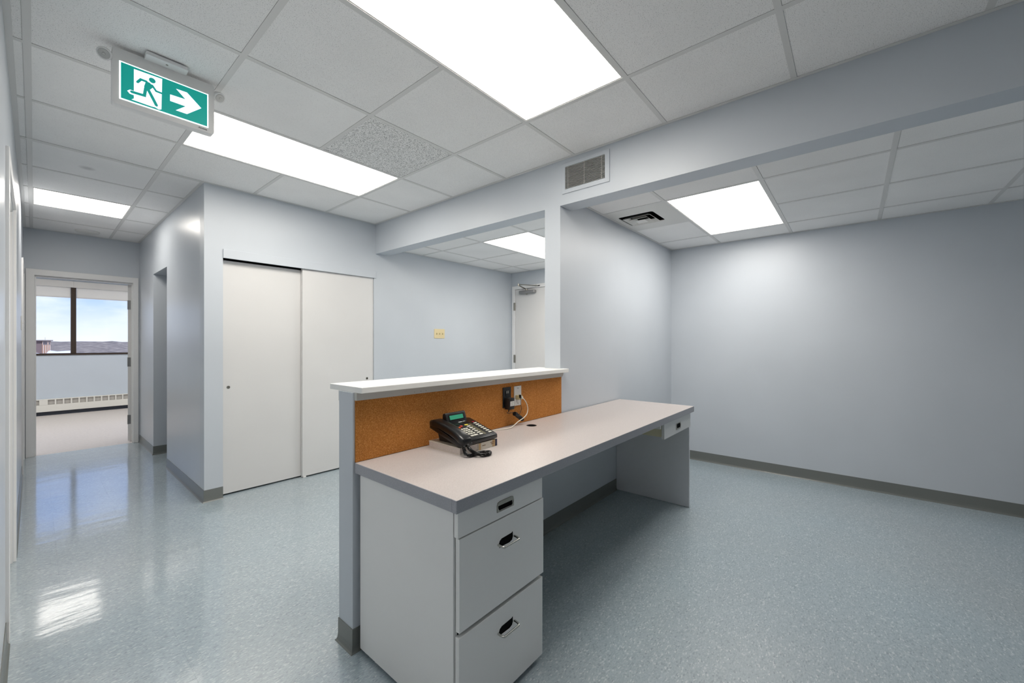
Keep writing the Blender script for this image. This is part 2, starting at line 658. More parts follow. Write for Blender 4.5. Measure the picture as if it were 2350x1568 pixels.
def tee(parent, x0, x1, y0, y1, z, name='grid_tee'):
    key = (round(x1 - x0, 3), round(y1 - y0, 3))
    if key not in TEE_MESH:
        bm = boxes((0, x1 - x0, 0, y1 - y0, 0.0032, 0.0052))
        me = bpy.data.meshes.new('grid_tee')
        bm.to_mesh(me)
        bm.free()
        me.materials.append(GRID)
        TEE_MESH[key] = me
    o = bpy.data.objects.new(name, TEE_MESH[key])
    COL.objects.link(o)
    o.parent = parent
    o.location = (x0, y0, z - 0.0002)


def grid_ceiling(parent, xs, ys, z, skip, choose):
    """xs, ys include the region's edges; inner lines carry tees, edges carry wall angles"""
    ix, iy = xs[1:-1], ys[1:-1]
    for i, x in enumerate(ix):
        start = ys[0]
        for j in range(len(ys) - 1):
            if (i, j) in skip and (i + 1, j) in skip:      # a long light fixture spans this line
                tee(parent, x - HT, x + HT, start, ys[j] + HT, z)
                start = ys[j + 1] - HT
        tee(parent, x - HT, x + HT, start, ys[-1], z)
    for y in iy:
        for a, b_ in zip(xs, xs[1:]):
            a_ = a + HT if a in ix else a
            bb = b_ - HT if b_ in ix else b_
            if bb - a_ > 0.02:
                tee(parent, a_, bb, y - HT, y + HT, z)
    W = 0.02
    for q in ((xs[0], xs[0] + W, ys[0], ys[-1]), (xs[-1] - W, xs[-1], ys[0], ys[-1]), (xs[0] + W, xs[-1] - W, ys[0], ys[0] + W), (xs[0] + W, xs[-1] - W, ys[-1] - W, ys[-1])):
        tee(parent, *q, z - 0.001, 'wall_angle')
    for i, (a, b_) in enumerate(zip(xs, xs[1:])):
        for j, (c, d) in enumerate(zip(ys, ys[1:])):
            if (i, j) not in skip:
                lay_tile(parent, a, b_, c, d, z, choose(i, j))


MX = [XL, -0.0198, 0.5898, 1.1994, 1.8090, XB]
MY = [YBK] + [0.2159 + T * j for j in range(-4, 6)] + [YC - 0.0]
# main room: rows j = -4 .. 5 ; index in MY = j + 5
big_rows = {(2, 6), (3, 6), (2, 9), (3, 9)}


def choose_main(i, j):
    if (i, j) == (3, 8):
        return TILE_C
    if j <= 7 or (i, j) in ((1, 8),):
        return TILE
    return TILE_B if (i * 7 + j * 3) % 4 else TILE


grid_ceiling(deck, MX, MY, CE, big_rows, choose_main)
# corridor
CX = [XL, -0.0198, 0.5898, XC]
CY = [YC] + [0.2159 + T * j for j in range(7, 11)] + [YE]
grid_ceiling(deck, CX, CY, CE, {(1, 2)}, lambda i, j: TILE_S if (i, j) == (1, 0) else (TILE_B if i else TILE))
AX = [XB2, 2.9469, 3.5565, 4.1661, XR]
AY = [YBK] + [0.444 + T * j for j in range(-4, 2)] + [YP]
AY = [YBK, -1.994, -1.3848, -0.7752, -0.1656, 0.4440, 1.0536, YP]
grid_ceiling(alc, AX, AY, CA, {(1, 5), (2, 5), (1, 6)}, lambda i, j: TILE_B)
WY = [YP2, 2.305, 2.9146, 3.5242, YC]
grid_ceiling(wai, AX, WY, CA, {(1, 1), (2, 1)}, lambda i, j: TILE_B)


# ------------------------------------------------------------------ ceiling lights
def ceiling_light(x0, x1, y0, y1, z, label, lens=LENS):
    t = thing('ceiling_light', label, 'ceiling light', ((x0 + x1) / 2, (y0 + y1) / 2, z), group='recessed ceiling lights')
    a, b_, c, d = x0 + HT, x1 - HT, y0 + HT, y1 - HT
    bm = bmesh.new()
    plate(bm, [(a, c), (b_, c), (b_, d), (a, d)], z + 0.005, z + 0.012, 'z', [[(a + 0.006, c + 0.006), (b_ - 0.006, c + 0.006), (b_ - 0.006, d - 0.006), (a + 0.006, d - 0.006)]])
    obj('light_frame', bm, GRID, t)
    bm = bmesh.new()
    vs = [bm.verts.new(p) for p in ((a + 0.005, c + 0.005, z + 0.009), (a + 0.005, d - 0.005, z + 0.009), (b_ - 0.005, d - 0.005, z + 0.009), (b_ - 0.005, c + 0.005, z + 0.009))]
    bm.faces.new(vs)
    obj('light_lens', bm, lens, t)
    obj('light_housing', boxes((a, b_, c, d, z + 0.013, z + 0.11)), WHITE_METAL, t)
    return t


yj = lambda j: 0.2159 + T * j
ceiling_light(0.5898, 1.8090, yj(1), yj(2), CE, 'large bright recessed panel light cut off by the top of the photo')
ceiling_light(0.5898, 1.8090, yj(4), yj(5), CE, 'recessed panel light just beyond the green exit sign')
ceiling_light(-0.0198, 0.5898, yj(8), yj(9), CE, 'small square panel light in the corridor ceiling')
ceiling_light(2.9469, 4.1661, 0.4440, 1.0536, CA, 'bright white panel light in the lower ceiling beside the square air diffuser', LENS_ALCOVE)
ceiling_light(2.9469, 4.1661, 2.305, 2.9146, CA, 'panel light over the waiting area, half hidden by the pillar')
ceiling_light(0.02, 0.63, 7.7, 8.95, 2.505, 'panel light in the ceiling of the bright far office, seen in the floor shine', LENS_SHINE)
ceiling_light(-1.6, -0.4, 8.6, 9.2, 2.505, 'added unseen fill light at the left of the far office', LENS_OFFICE_FILL)  # added out of view to brighten the far office
ceiling_light(1.4, 2.6, 8.6, 9.2, 2.505, 'added unseen fill light at the right of the far office', LENS_OFFICE_FILL)  # second unseen light, also added to lift the office brightness

# ------------------------------------------------------------------ floor
flo = struct('floor', boxes((XL - 0.13, XR + 0.12, YBK - 0.12, YE + 0.02, -0.06, -0.004)), SUBFLOOR,
             'glossy speckled grey-blue vinyl tile floor of the office and corridor', 'floor')
struct('floor_office', boxes((-2.3, 3.1, YE + 0.02, YW + 0.16, -0.06, 0.0)), OFFICEF, 'pale pinkish floor of the bright far office', 'floor')
FT = 0.3048
TILES_F = []
for a in range(-2, 17):
    for c in range(-18, 16):
        x0, y0 = 0.0855 + FT * a, 2.80 + FT * c
        x1, y1 = x0 + FT, y0 + FT
        for (rx0, rx1, ry0, ry1) in ((XL - 0.13, XR, YBK, YC), (XL - 0.13, XC, YC, YE + 0.02), (XC, 2.3, 5.277, 5.991), (XC, 2.35, YC, 4.55)):
            u0, u1, w0, w1 = max(x0, rx0), min(x1, rx1), max(y0, ry0), min(y1, ry1)
            if u1 - u0 > 0.002 and w1 - w0 > 0.002:
                g = random.choice((0.00002, 0.00004, 0.00006, 0.0001, 0.00018))
                xm, ym = (u0 + u1) / 2, (w0 + w1) / 2
                dep = 0.765 * xm + 0.643 * ym
                lat = 0.643 * xm - 0.765 * ym
                seen = dep > 0.9 and abs(lat) < 1.36 * dep + 0.3 and not (xm > 2.35 and ym > YP) and not (ym > YC and xm > 1.2)
                TILES_F.append((0 if seen else 1, dep if dep > 0 else 99, u0 + g, u1 - g, w0 + g, w1 - g))
TILES_F.sort()
FM = {}
rest = bmesh.new()
n_single = 0
for (hid, dep, u0, u1, w0, w1) in TILES_F:
    if hid or n_single >= 296:
        box(rest, u0, u1, w0, w1, -0.004, 0.0)
        continue
    n_single += 1
    k = (round(u1 - u0, 4), round(w1 - w0, 4))
    if k not in FM:
        bm = boxes((0, u1 - u0, 0, w1 - w0, -0.004, 0))
        me = bpy.data.meshes.new('floor_tile')
        bm.to_mesh(me)
        bm.free()
        me.materials.append(VCT)
        FM[k] = me
    o = bpy.data.objects.new('floor_tile', FM[k])
    COL.objects.link(o)
    o.parent = flo
    o.location = (u0, w0, 0)
obj('floor_tile_rest', rest, VCT, flo, kind='stuff')


# ------------------------------------------------------------------ vinyl cove bases
def cove(name, path, label, h=0.095):
    """path: floor points of the wall face, room on the right-hand side when walking along it"""
    prof = [(0.0, h), (0.003, h), (0.0035, 0.03), (0.005, 0.014), (0.008, 0.006), (0.013, 0.0012), (0.013, 0.0), (0.0, 0.0)]
    P = [Vector((p[0], p[1], 0)) for p in path]
    nr = []
    for i in range(len(P)):
        ns = []
        if i > 0:
            d = (P[i] - P[i - 1]).normalized()
            ns.append(Vector((d.y, -d.x, 0)))
        if i < len(P) - 1:
            d = (P[i + 1] - P[i]).normalized()
            ns.append(Vector((d.y, -d.x, 0)))
        n = sum(ns, Vector()).normalized()
        nr.append(n / max(0.3, n.dot(ns[0])))
    bm = bmesh.new()
    rings = [[p + n * q[0] + Vector((0, 0, q[1])) for q in prof] for p, n in zip(P, nr)]
    loft(bm, rings)
    return struct(name, bm, BASE, label, 'baseboard')


cove('baseboard_right', [(XR, YP), (XR, YBK)], 'dark grey vinyl base along the big right-hand wall')
cove('baseboard_partition', [(3.225, YP), (XR - 0.02, YP)], 'dark grey vinyl base of the partition beyond the desk')
cove('baseboard_counter', [(2.30, 1.665), (0.830, 1.665), (0.830, YP), (3.20, YP)][::1], 'dark grey vinyl base wrapped round the foot of the counter wall')
cove('baseboard_corridor', [(XC + 0.0, 5.277), (XC, YC), (0.981, YC)], 'grey vinyl base round the corridor corner left of the closet')
cove('baseboard_passage', [(XC, YE - 0.02), (XC, 5.991), (2.29, 5.991)], 'dark grey vinyl base at the far side of the corridor opening')
cove('baseboard_closet', [(2.321, YC), (XR - 0.02, YC)], 'grey vinyl base in the waiting area behind the counter')
cove('baseboard_left', [(XL, 3.74), (XL, 5.98)], 'grey vinyl base on the left wall between its two doorways')
cove('baseboard_entry', [(XL, YBK), (XL, 2.69)], 'grey vinyl base on the left wall beside the camera')

# ------------------------------------------------------------------ closet (door_1)
d1 = struct_empty('door_1', 'pair of white flush sliding closet doors under a grey track board', 'closet doors', (1.651, YC, 0))
obj('track_board', boxes((0.981, 2.339, YC - 0.012, YC, 1.941, 2.014)), WALL, d1, 0.0015)
obj('track', boxes((0.99, 2.31, YC + 0.01, YC + 0.10, 1.945, 1.982)), DARKVOID, d1)
lp = [(0.984, 0.014), (1.640, 0.014), (1.640, 1.932), (0.984, 1.932)]
bm = bmesh.new()
plate(bm, lp, YC + 0.052, YC + 0.085, 'y', [circ(1.031, 0.888, 0.0115, 16)])
pl = obj('door_panel', bm, DOORM, d1, label='left sliding panel, set behind the right one')
bm = bmesh.new()
plate(bm, circ(1.031, 0.888, 0.0125, 20), YC + 0.050, YC + 0.056, 'y', [circ(1.031, 0.888, 0.0085, 16)])
plate(bm, circ(1.031, 0.888, 0.011, 20), YC + 0.060, YC + 0.064, 'y')
obj('finger_pull', bm, STEEL, pl)
bm = bmesh.new()
plate(bm, [(1.600, 0.014), (2.319, 0.014), (2.319, 1.945), (1.600, 1.945)], YC + 0.010, YC + 0.043, 'y', [circ(2.247, 0.882, 0.0115, 16)])
pr_ = obj('door_panel', bm, DOORM, d1, label='right sliding panel, in front')
bm = bmesh.new()
plate(bm, circ(2.247, 0.882, 0.0125, 20), YC + 0.008, YC + 0.014, 'y', [circ(2.247, 0.882, 0.0085, 16)])
plate(bm, circ(2.247, 0.882, 0.011, 20), YC + 0.020, YC + 0.024, 'y')
obj('finger_pull', bm, STEEL, pr_)
obj('floor_guide', boxes((1.605, 1.630, YC + 0.004, YC + 0.060, 0.0, 0.014)), PLASTW, d1, 0.002)

# ------------------------------------------------------------------ entry door in the waiting area (door_2)
d2 = struct_empty('door_2', 'white entry door with a closer arm, seen between the counter and the pillar', 'door', (XR, 3.36, 0))
bm = bmesh.new()
plate(bm, [(2.875, 0), (2.935, 0), (2.935, 2.034), (3.808, 2.034), (3.808, 0), (3.862, 0), (3.862, 2.083), (2.875, 2.083)], XR - 0.018, XR + 0.10, 'x')
obj('door_frame', bm, TRIM, d2, 0.002)
lf = obj('door_leaf', boxes((XR - 0.006, XR + 0.038, 2.938, 3.804, 0.008, 2.030)), DOORM, d2, 0.0015)
for z in (1.784, 1.018, 0.25):
    bm = bmesh.new()
    box(bm, XR - 0.021, XR - 0.015, 3.800, 3.832, z - 0.058, z + 0.058)
    cyl(bm, (XR - 0.020, 3.809, z - 0.058), (0, 0, 1), 0.006, 0.006, 0.116, 10)
    obj('hinge', bm, STEEL, d2)
bm = boxes((XR - 0.066, XR - 0.006, 3.420, 3.700, 1.957, 2.003))
cl = obj('door_closer', bm, ALU, d2, 0.012, True, 3)
bm = bmesh.new()
cyl(bm, (XR - 0.036, 3.575, 2.000), (0, 0, 1), 0.016, 0.014, 0.022, 16)
cyl(bm, (XR - 0.036, 3.575, 1.958), (0, 0, -1), 0.016, 0.008, 0.016, 16)
obj('spindle', bm, STEEL, cl)
bm = bmesh.new()
tube(bm, [(XR - 0.036, 3.575, 2.020), (XR - 0.060, 3.590, 2.030), (XR - 0.245, 3.555, 2.052)], 0.0085, 8)
cyl(bm, (XR - 0.245, 3.555, 2.043), (0, 0, 1), 0.010, 0.010, 0.030, 12)
tube(bm, [(XR - 0.245, 3.555, 2.062), (XR - 0.12, 3.475, 2.060), (XR - 0.030, 3.412, 2.056)], 0.0065, 8)
obj('closer_arm', bm, STEEL, cl)
bm = boxes((XR - 0.040, XR - 0.018, 3.395, 3.425, 2.047, 2.066))
obj('arm_bracket', bm, CHROME, cl, 0.003)
obj('bracket_screw', boxes((XR - 0.022, XR - 0.0175, 3.352, 3.390, 2.049, 2.062)), INKB, cl)

# ------------------------------------------------------------------ office doorway at the corridor end (door_3)
d3 = struct_empty('door_3', 'off-white door frame at the corridor end opening on the bright office', 'doorway', (0.39, YE, 0))
bm = bmesh.new()
xo0, xo1, zo = -0.062, 0.846, 2.068
xi0, xi1, zi = 0.002, 0.797, 2.003
plate(bm, [(xo0, 0), (xi0, 0), (xi0, zi), (xi1, zi), (xi1, 0), (xo1, 0), (xo1, zo), (xo0, zo)], YE - 0.016, YE + 0.136, 'y')
obj('door_frame', bm, TRIM, d3, 0.003)
bm = bmesh.new()
plate(bm, [(xi0, 0), (xi0 + 0.012, 0), (xi0 + 0.012, zi - 0.014), (xi1 - 0.006, zi - 0.014), (xi1 - 0.006, 0), (xi1, 0), (xi1, zi), (xi0, zi)], YE + 0.030, YE + 0.075, 'y')
obj('door_stop', bm, TRIM, d3, 0.002)
lfl = obj('door_leaf', boxes((0.0, 0.042, 0.0, 0.78, 0.012, 1.992)), DOORM, d3, 0.0015, local=True)
lfl.location = (0.764 - 0.39, YE + 0.140 - YE, 0)
lfl.rotation_euler = (0, 0, math.radians(-26))
for z in (1.735, 1.01, 0.28):
    bm = boxes((0.004, 0.030, -0.0015, 0.001, z - 0.058, z + 0.058))
    cyl(bm, (0.003, -0.003, z - 0.058), (0, 0, 1), 0.006, 0.006, 0.116, 10)
    obj('hinge', bm, ALU, lfl, local=True)

# ------------------------------------------------------------------ the two left-wall doorways (door_4, door_5)
for nm, y0, y1, zt, lab in (('door_4', 2.753, 3.678, 2.018, 'cream door casing and jamb in the left wall nearest the camera'),
                            ('door_5', 6.045, 6.805, 2.000, 'narrow cream door casing in the left wall next to the office doorway')):
    dd = struct_empty(nm, lab, 'doorway', (XL, (y0 + y1) / 2, 0))
    bm = bmesh.new()
    plate(bm, [(y0 - 0.062, 0), (y0, 0), (y0, zt), (y1, zt), (y1, 0), (y1 + 0.062, 0), (y1 + 0.062, zt + 0.058), (y0 - 0.062, zt + 0.058)], XL - 0.002, XL + 0.011, 'x')
    obj('door_casing', bm, TRIM, dd, 0.002)
    bm = bmesh.new()
    plate(bm, [(y0, 0), (y0 + 0.015, 0), (y0 + 0.015, zt - 0.015), (y1 - 0.015, zt - 0.015), (y1 - 0.015, 0), (y1, 0), (y1, zt), (y0, zt)], XL - 0.13, XL - 0.002, 'x')
    obj('door_jamb', bm, TRIM, dd)
    obj('door_leaf', boxes((XL - 0.125, XL - 0.085, y0 + 0.016, y1 - 0.016, 0.008, zt - 0.017)), DOORM, dd)

# ------------------------------------------------------------------ office window (window_1), blinds, heater
w1 = struct_empty('window_1', 'wide dark-framed window of the far office with a view of sky and hills', 'window', (0.4, YW, 1.035))
mull = [-2.0, -0.80, 0.452, 1.70, 2.8]
bm = boxes((-2.0, 2.8, YW - 0.02, YW + 0.09, 1.035, 1.068), (-2.0, 2.8, YW + 0.02, YW + 0.09, 2.26, 2.30), (-2.0, -1.96, YW, YW + 0.09, 1.068, 2.26), (2.76, 2.8, YW, YW + 0.09, 1.068, 2.26))
obj('window_frame', bm, BRONZE, w1, 0.002)
for x in mull[1:-1]:
    obj('mullion', boxes((x - 0.033, x + 0.033, YW - 0.035, YW + 0.08, 1.068, 2.26)), BRONZE, w1, 0.003)
for a, c in zip(mull, mull[1:]):
    obj('pane', boxes((a + 0.03, c - 0.03, YW + 0.045, YW + 0.051, 1.066, 2.262)), GLASS, w1)
for a, c in zip(mull, mull[1:]):
    xa, xb = a + 0.035, c - 0.035
    rb = thing('roller_blind', 'white roller blind rolled up, %s' % {-2.0: 'at the far left of the office window', -0.80: 'left of the dark window mullion', 0.452: 'right of the dark window mullion', 1.70: 'at the far right of the office window'}[a], 'blind', ((xa + xb) / 2, YW, 2.056), group='roller blinds on the office window')
    obj('blind_fabric', boxes((xa, xb, YW - 0.018, YW - 0.015, 2.070, 2.242)), BLINDM, rb)
    obj('bottom_rail', boxes((xa, xb, YW - 0.024, YW - 0.012, 2.050, 2.072)), TRIM, rb, 0.003)
    bm = boxes((xa - 0.0348, xb + 0.0348, YW - 0.075, YW - 0.038, 2.236, 2.345))
    obj('blind_cassette', bm, PLASTW, rb, 0.004)

ht = thing('baseboard_heater', 'long low white convector heater with a row of square grilles under the office window', 'heater', (0.4, YW - 0.05, 0))
bm = boxes((-2.1, 2.9, YW - 0.085, YW - 0.003, 0.268, 0.280), (-2.1, 2.9, YW - 0.085, YW - 0.078, 0.066, 0.184))
obj('heater_cover', bm, HEATER, ht, 0.003)
obj('heater_core', boxes((-2.1, 2.9, YW - 0.060, YW - 0.003, 0.075, 0.266)), HEATFIN, ht)
xg = 0.072
wide = True
obj('heater_plate', boxes((0.055, 0.150, YW - 0.088, YW - 0.077, 0.184, 0.268)), HEATER, ht)
for k in range(-22, 29):
    x = 0.238 + 0.0935 * k
    if -0.04 < x < 0.16:
        continue
    obj('grille_bar', boxes((x - 0.009, x + 0.009, YW - 0.084, YW - 0.076, 0.184, 0.268)), HEATER, ht)
obj('heater_toe', boxes((-2.1, 2.9, YW - 0.05, YW - 0.001, 0.0, 0.075)), NAVYBASE, ht)

# ------------------------------------------------------------------ exit sign hanging from the ceiling
SY = 2.37
k_ = SY / 1.66
sx = lambda x: x * k_
sz = lambda z: (z - 1.2572) * k_ + 1.2572
es = thing('exit_sign', 'green running-man exit sign with a right arrow hanging from the ceiling', 'exit sign', (0.383, SY, CE))
bm = bmesh.new()
plate(bm, rrect(0.209, 0.561, 2.263, 2.500, 0.012), SY, SY + 0.042, 'y')
obj('sign_housing', bm, SIGNH, es, 0.004, True)
bm = bmesh.new()
plate(bm, rrect(0.309, 0.453, SY - 0.052, SY + 0.03, 0.006), CE - 0.016, CE - 0.001, 'z')
cp = obj('sign_canopy', bm, SIGNH, es, 0.003, True)
bm = bmesh.new()
cyl(bm, (0.381, SY - 0.028, CE - 0.0155), (0, 0, -1), 0.005, 0.004, 0.002, 12)
obj('canopy_screw', bm, STEEL, cp)
x0, x1, z0, z1 = 0.2305, 0.5375, 2.287, 2.448
obj('lit_border', boxes((x0, x1, SY - 0.0015, SY + 0.002, z0, z1)), SIGN_EDGE, es)
fc = obj('sign_face', boxes((x0 + 0.005, x1 - 0.005, SY - 0.003, SY + 0.001, z0 + 0.005, z1 - 0.005)), SIGN_G, es)


def ink(name, poly, m, t0, parent, th=0.0008):
    bm = bmesh.new()
    plate(bm, poly, t0 - th, t0, 'y')
    return obj(name, bm, m, parent)


q = lambda *pts: [(sx(a), sz(c)) for a, c in pts]
F0 = SY - 0.003
ink('doorway_symbol', q((0.193, 2.081), (0.258, 2.083), (0.256, 1.987), (0.250, 1.984), (0.241, 1.987), (0.233, 1.986), (0.188, 1.987), (0.193, 1.992)), SIGN_W, F0, fc)
ink('arrow_symbol', q((0.277, 2.044), (0.316, 2.046), (0.292, 2.069), (0.3195, 2.070), (0.357, 2.0355), (0.3195, 2.000), (0.291, 2.0), (0.316, 2.0235), (0.277, 2.0235)), SIGN_W, F0, fc)
F1 = F0 - 0.0008


def limb(pts, w):
    """a flat limb outline of constant width around a polyline in sign coordinates"""
    P = [Vector((sx(a), sz(c))) for a, c in pts]
    w = w * k_ / 2
    Lf, Rt = [], []
    for i, p in enumerate(P):
        if i == 0:
            d = (P[1] - P[0]).normalized()
            n = Vector((-d.y, d.x))
        elif i == len(P) - 1:
            d = (P[-1] - P[-2]).normalized()
            n = Vector((-d.y, d.x))
        else:
            dA = (P[i] - P[i - 1]).normalized()
            dB = (P[i + 1] - P[i]).normalized()
            nA, nB = Vector((-dA.y, dA.x)), Vector((-dB.y, dB.x))
            n = (nA + nB).normalized()
            n /= max(0.5, n.dot(nA))
        Lf.append(p + n * w)
        Rt.append(p - n * w)
    # round ends
    d0 = (P[0] - P[1]).normalized()
    d1_ = (P[-1] - P[-2]).normalized()
    c0 = [P[0] + d0 * w * 0.9]
    c1 = [P[-1] + d1_ * w * 0.9]
    return [tuple(v) for v in c0 + Lf + c1 + list(reversed(Rt))]


ink('leg_outline', limb([(0.223, 2.0205), (0.215, 2.0075), (0.184, 2.0085)], 0.0125), SIGN_W, F0 - 0.0002, fc, 0.0008)
bm = bmesh.new()
plate(bm, circ(sx(0.2345), sz(2.0665), 0.0078 * k_, 24), F1 - 0.0008, F1, 'y')
plate(bm, q((0.2105, 2.0585), (0.229, 2.0565), (0.2375, 2.0475), (0.229, 2.035), (0.2205, 2.030), (0.2155, 2.039), (0.219, 2.053)), F1 - 0.0008, F1, 'y')
plate(bm, limb([(0.222, 2.0565), (0.2085, 2.0570), (0.2005, 2.0445)], 0.0065), F1 - 0.0009, F1, 'y')
plate(bm, limb([(0.234, 2.052), (0.2435, 2.038), (0.2575, 2.0375)], 0.0055), F1 - 0.0007, F1, 'y')
plate(bm, limb([(0.2195, 2.036), (0.2165, 2.0115), (0.187, 2.0095)], 0.0075), F1 - 0.00085, F1, 'y')
plate(bm, limb([(0.225, 2.034), (0.2335, 2.017), (0.2445, 1.9935)], 0.0080), F1 - 0.00075, F1, 'y')
obj('running_figure', bm, SIGN_G, fc)


def text(body, size, loc, rot, m, name, parent, ext=0.0004, sxl=1.0):
    cu = bpy.data.curves.new(name, 'FONT')
    cu.body = body
    cu.size = size
    cu.extrude = ext
    cu.align_x = 'CENTER'
    cu.align_y = 'CENTER'
    cu.resolution_u = 3
    ob = bpy.data.objects.new(name, cu)
    COL.objects.link(ob)
    dg = bpy.context.evaluated_depsgraph_get()
    me = bpy.data.meshes.new_from_object(ob.evaluated_get(dg))
    bpy.data.objects.remove(ob)
    bpy.data.curves.remove(cu)
    me.materials.clear()
    me.materials.append(m)
    o = bpy.data.objects.new(name, me)
    COL.objects.link(o)
    o.parent = parent
    o.location = Vector(loc) - world_loc(parent)
    o.rotation_euler = rot
    o.scale = (sxl, 1, 1)
    return o


text('AimLite', 0.0105, (0.516, SY - 0.0006, 2.276), (math.pi / 2, 0, 0), INKB, 'maker_lettering', es)
for xx, sgn in ((0.195, -1), (0.575, 1)):
    bm = bmesh.new()
    rings = []
    zc = 2.462
    ax = Vector((0.25 * sgn, -0.72, -0.64)).normalized()
    cen = Vector((xx + 0.006 * sgn, SY + 0.012, zc))
    cyl(bm, cen - ax * 0.022, ax, 0.016, 0.024, 0.026, 28)
    cyl(bm, cen + ax * 0.004, ax, 0.0245, 0.0245, 0.010, 28)
    cyl(bm, Vector((xx - 0.022 * sgn, SY + 0.022, zc)), (sgn, 0, 0), 0.010, 0.010, 0.03, 14)
    lh = obj('lamp_head', bm, SIGNH, es, 0.002, True)
    bm = bmesh.new()
    cyl(bm, cen + ax * 0.0125, ax, 0.020, 0.017, 0.004, 28)
    cyl(bm, cen + ax * 0.016, ax, 0.006, 0.004, 0.003, 14)
    obj('lamp_lens', bm, LAMPGLASS, lh, 0, True)

# ------------------------------------------------------------------ round ceiling speaker and square air diffuser
sp = thing('ceiling_speaker', 'round flat grille in the corridor ceiling near the end wall', 'speaker', (0.388, 6.63, CE))
bm = bmesh.new()
cyl(bm, (0.388, 6.63, CE + 0.006), (0, 0, -1), 0.100, 0.094, 0.016, 40)
obj('speaker_rim', bm, GRID, sp, 0.002, True)
bm = bmesh.new()
cyl(bm, (0.388, 6.63, CE - 0.008), (0, 0, -1), 0.088, 0.080, 0.005, 40)
obj('speaker_grille', bm, WHITE_METAL, sp, 0.001, True)

af = thing('ceiling_vent', 'white square louvred air diffuser in the lower ceiling beside the panel light', 'air vent', (3.25, 1.30, CA), group=None)
X0, X1, Y0, Y1 = 2.9469 + HT, 3.5565 - HT, 1.0536 + HT, YP - 0.003
cx_, cy_ = 3.246, 1.345
hw, hd = 0.165, 0.165


def sq(s, dx=0.0):
    return [(cx_ - s, cy_ - s), (cx_ + s, cy_ - s), (cx_ + s, cy_ + s), (cx_ - s, cy_ + s)]


bm = bmesh.new()
plate(bm, [(X0, Y0), (X1, Y0), (X1, Y1), (X0, Y1)], CA + 0.003, CA + 0.008, 'z', [rrect(cx_ - 0.145, cx_ + 0.145, cy_ - 0.145, cy_ + 0.145, 0.02, 4)])
obj('diffuser_panel', bm, WHITE_METAL, af)
obj('duct', boxes((cx_ - 0.16, cx_ + 0.16, cy_ - 0.16, cy_ + 0.16, CA + 0.085, CA + 0.09), (cx_ - 0.162, cx_ - 0.158, cy_ - 0.16, cy_ + 0.16, CA + 0.008, CA + 0.09), (cx_ + 0.158, cx_ + 0.162, cy_ - 0.16, cy_ + 0.16, CA + 0.008, CA + 0.09),
                  (cx_ - 0.16, cx_ + 0.16, cy_ - 0.162, cy_ - 0.158, CA + 0.008, CA + 0.09), (cx_ - 0.16, cx_ + 0.16, cy_ + 0.158, cy_ + 0.162, CA + 0.008, CA + 0.09)), DARKVOID, af)
for k_v, (so, si) in enumerate(((0.116, 0.084), (0.077, 0.046), (0.040, 0.0))):
    bm = bmesh.new()
    lo, hi = CA - 0.010 - 0.004 * k_v, CA + 0.013 - 0.002 * k_v
    A = [bm.verts.new((p[0], p[1], lo)) for p in sq(so)]
    B = [bm.verts.new((p[0], p[1], lo + 0.002)) for p in sq(so)]
    if si:
        Cc = [bm.verts.new((p[0], p[1], hi)) for p in sq(si)]
        D = [bm.verts.new((p[0], p[1], hi + 0.002)) for p in sq(si)]
        for i in range(4):
            j = (i + 1) % 4
            bm.faces.new((A[i], A[j], Cc[j], Cc[i]))
            bm.faces.new((B[i], B[j], D[j], D[i]))
            bm.faces.new((A[i], A[j], B[j], B[i]))
            bm.faces.new((Cc[i], Cc[j], D[j], D[i]))
    else:
        bm.faces.new(A)
        bm.faces.new(B)
        for i in range(4):
            j = (i + 1) % 4
            bm.faces.new((A[i], A[j], B[j], B[i]))
    bmesh.ops.recalc_face_normals(bm, faces=bm.faces)
    obj('louvre', bm, WHITE_METAL, af)

# ------------------------------------------------------------------ return-air grille on the beam
rg_ = thing('return_grille', 'white slatted return-air grille high on the beam above the pillar', 'air vent', (XB, 1.356, 2.38))
bm = bmesh.new()
plate(bm, [(1.178, 2.276), (1.533, 2.276), (1.533, 2.482), (1.178, 2.482)], XB - 0.007, XB, 'x', [[(1.210, 2.305), (1.508, 2.305), (1.508, 2.456), (1.210, 2.456)]])
obj('grille_frame', bm, WALL, rg_, 0.002)
obj('grille_backing', boxes((XB - 0.0015, XB - 0.0005, 1.210, 1.508, 2.305, 2.456)), DARKVOID, rg_)
SLM = None
for k in range(18):
    z = 2.3095 + k * 0.00835
    bm = bmesh.new()
    v = box(bm, -0.0030, 0.0030, 1.211, 1.507, -0.0006, 0.0006)
    bmesh.ops.rotate(bm, verts=bm.verts, cent=(0, 1.36, 0), matrix=Matrix.Rotation(math.radians(12), 3, 'Y'))
    bmesh.ops.translate(bm, verts=bm.verts, vec=(XB - 0.0042, 0, z))
    obj('grille_slat', bm, WHITE_METAL, rg_)
for y in (1.232, 1.359, 1.484):
    obj('grille_divider', boxes((XB - 0.0078, XB - 0.0072, y - 0.001, y + 0.001, 2.306, 2.455)), WHITE_METAL, rg_)

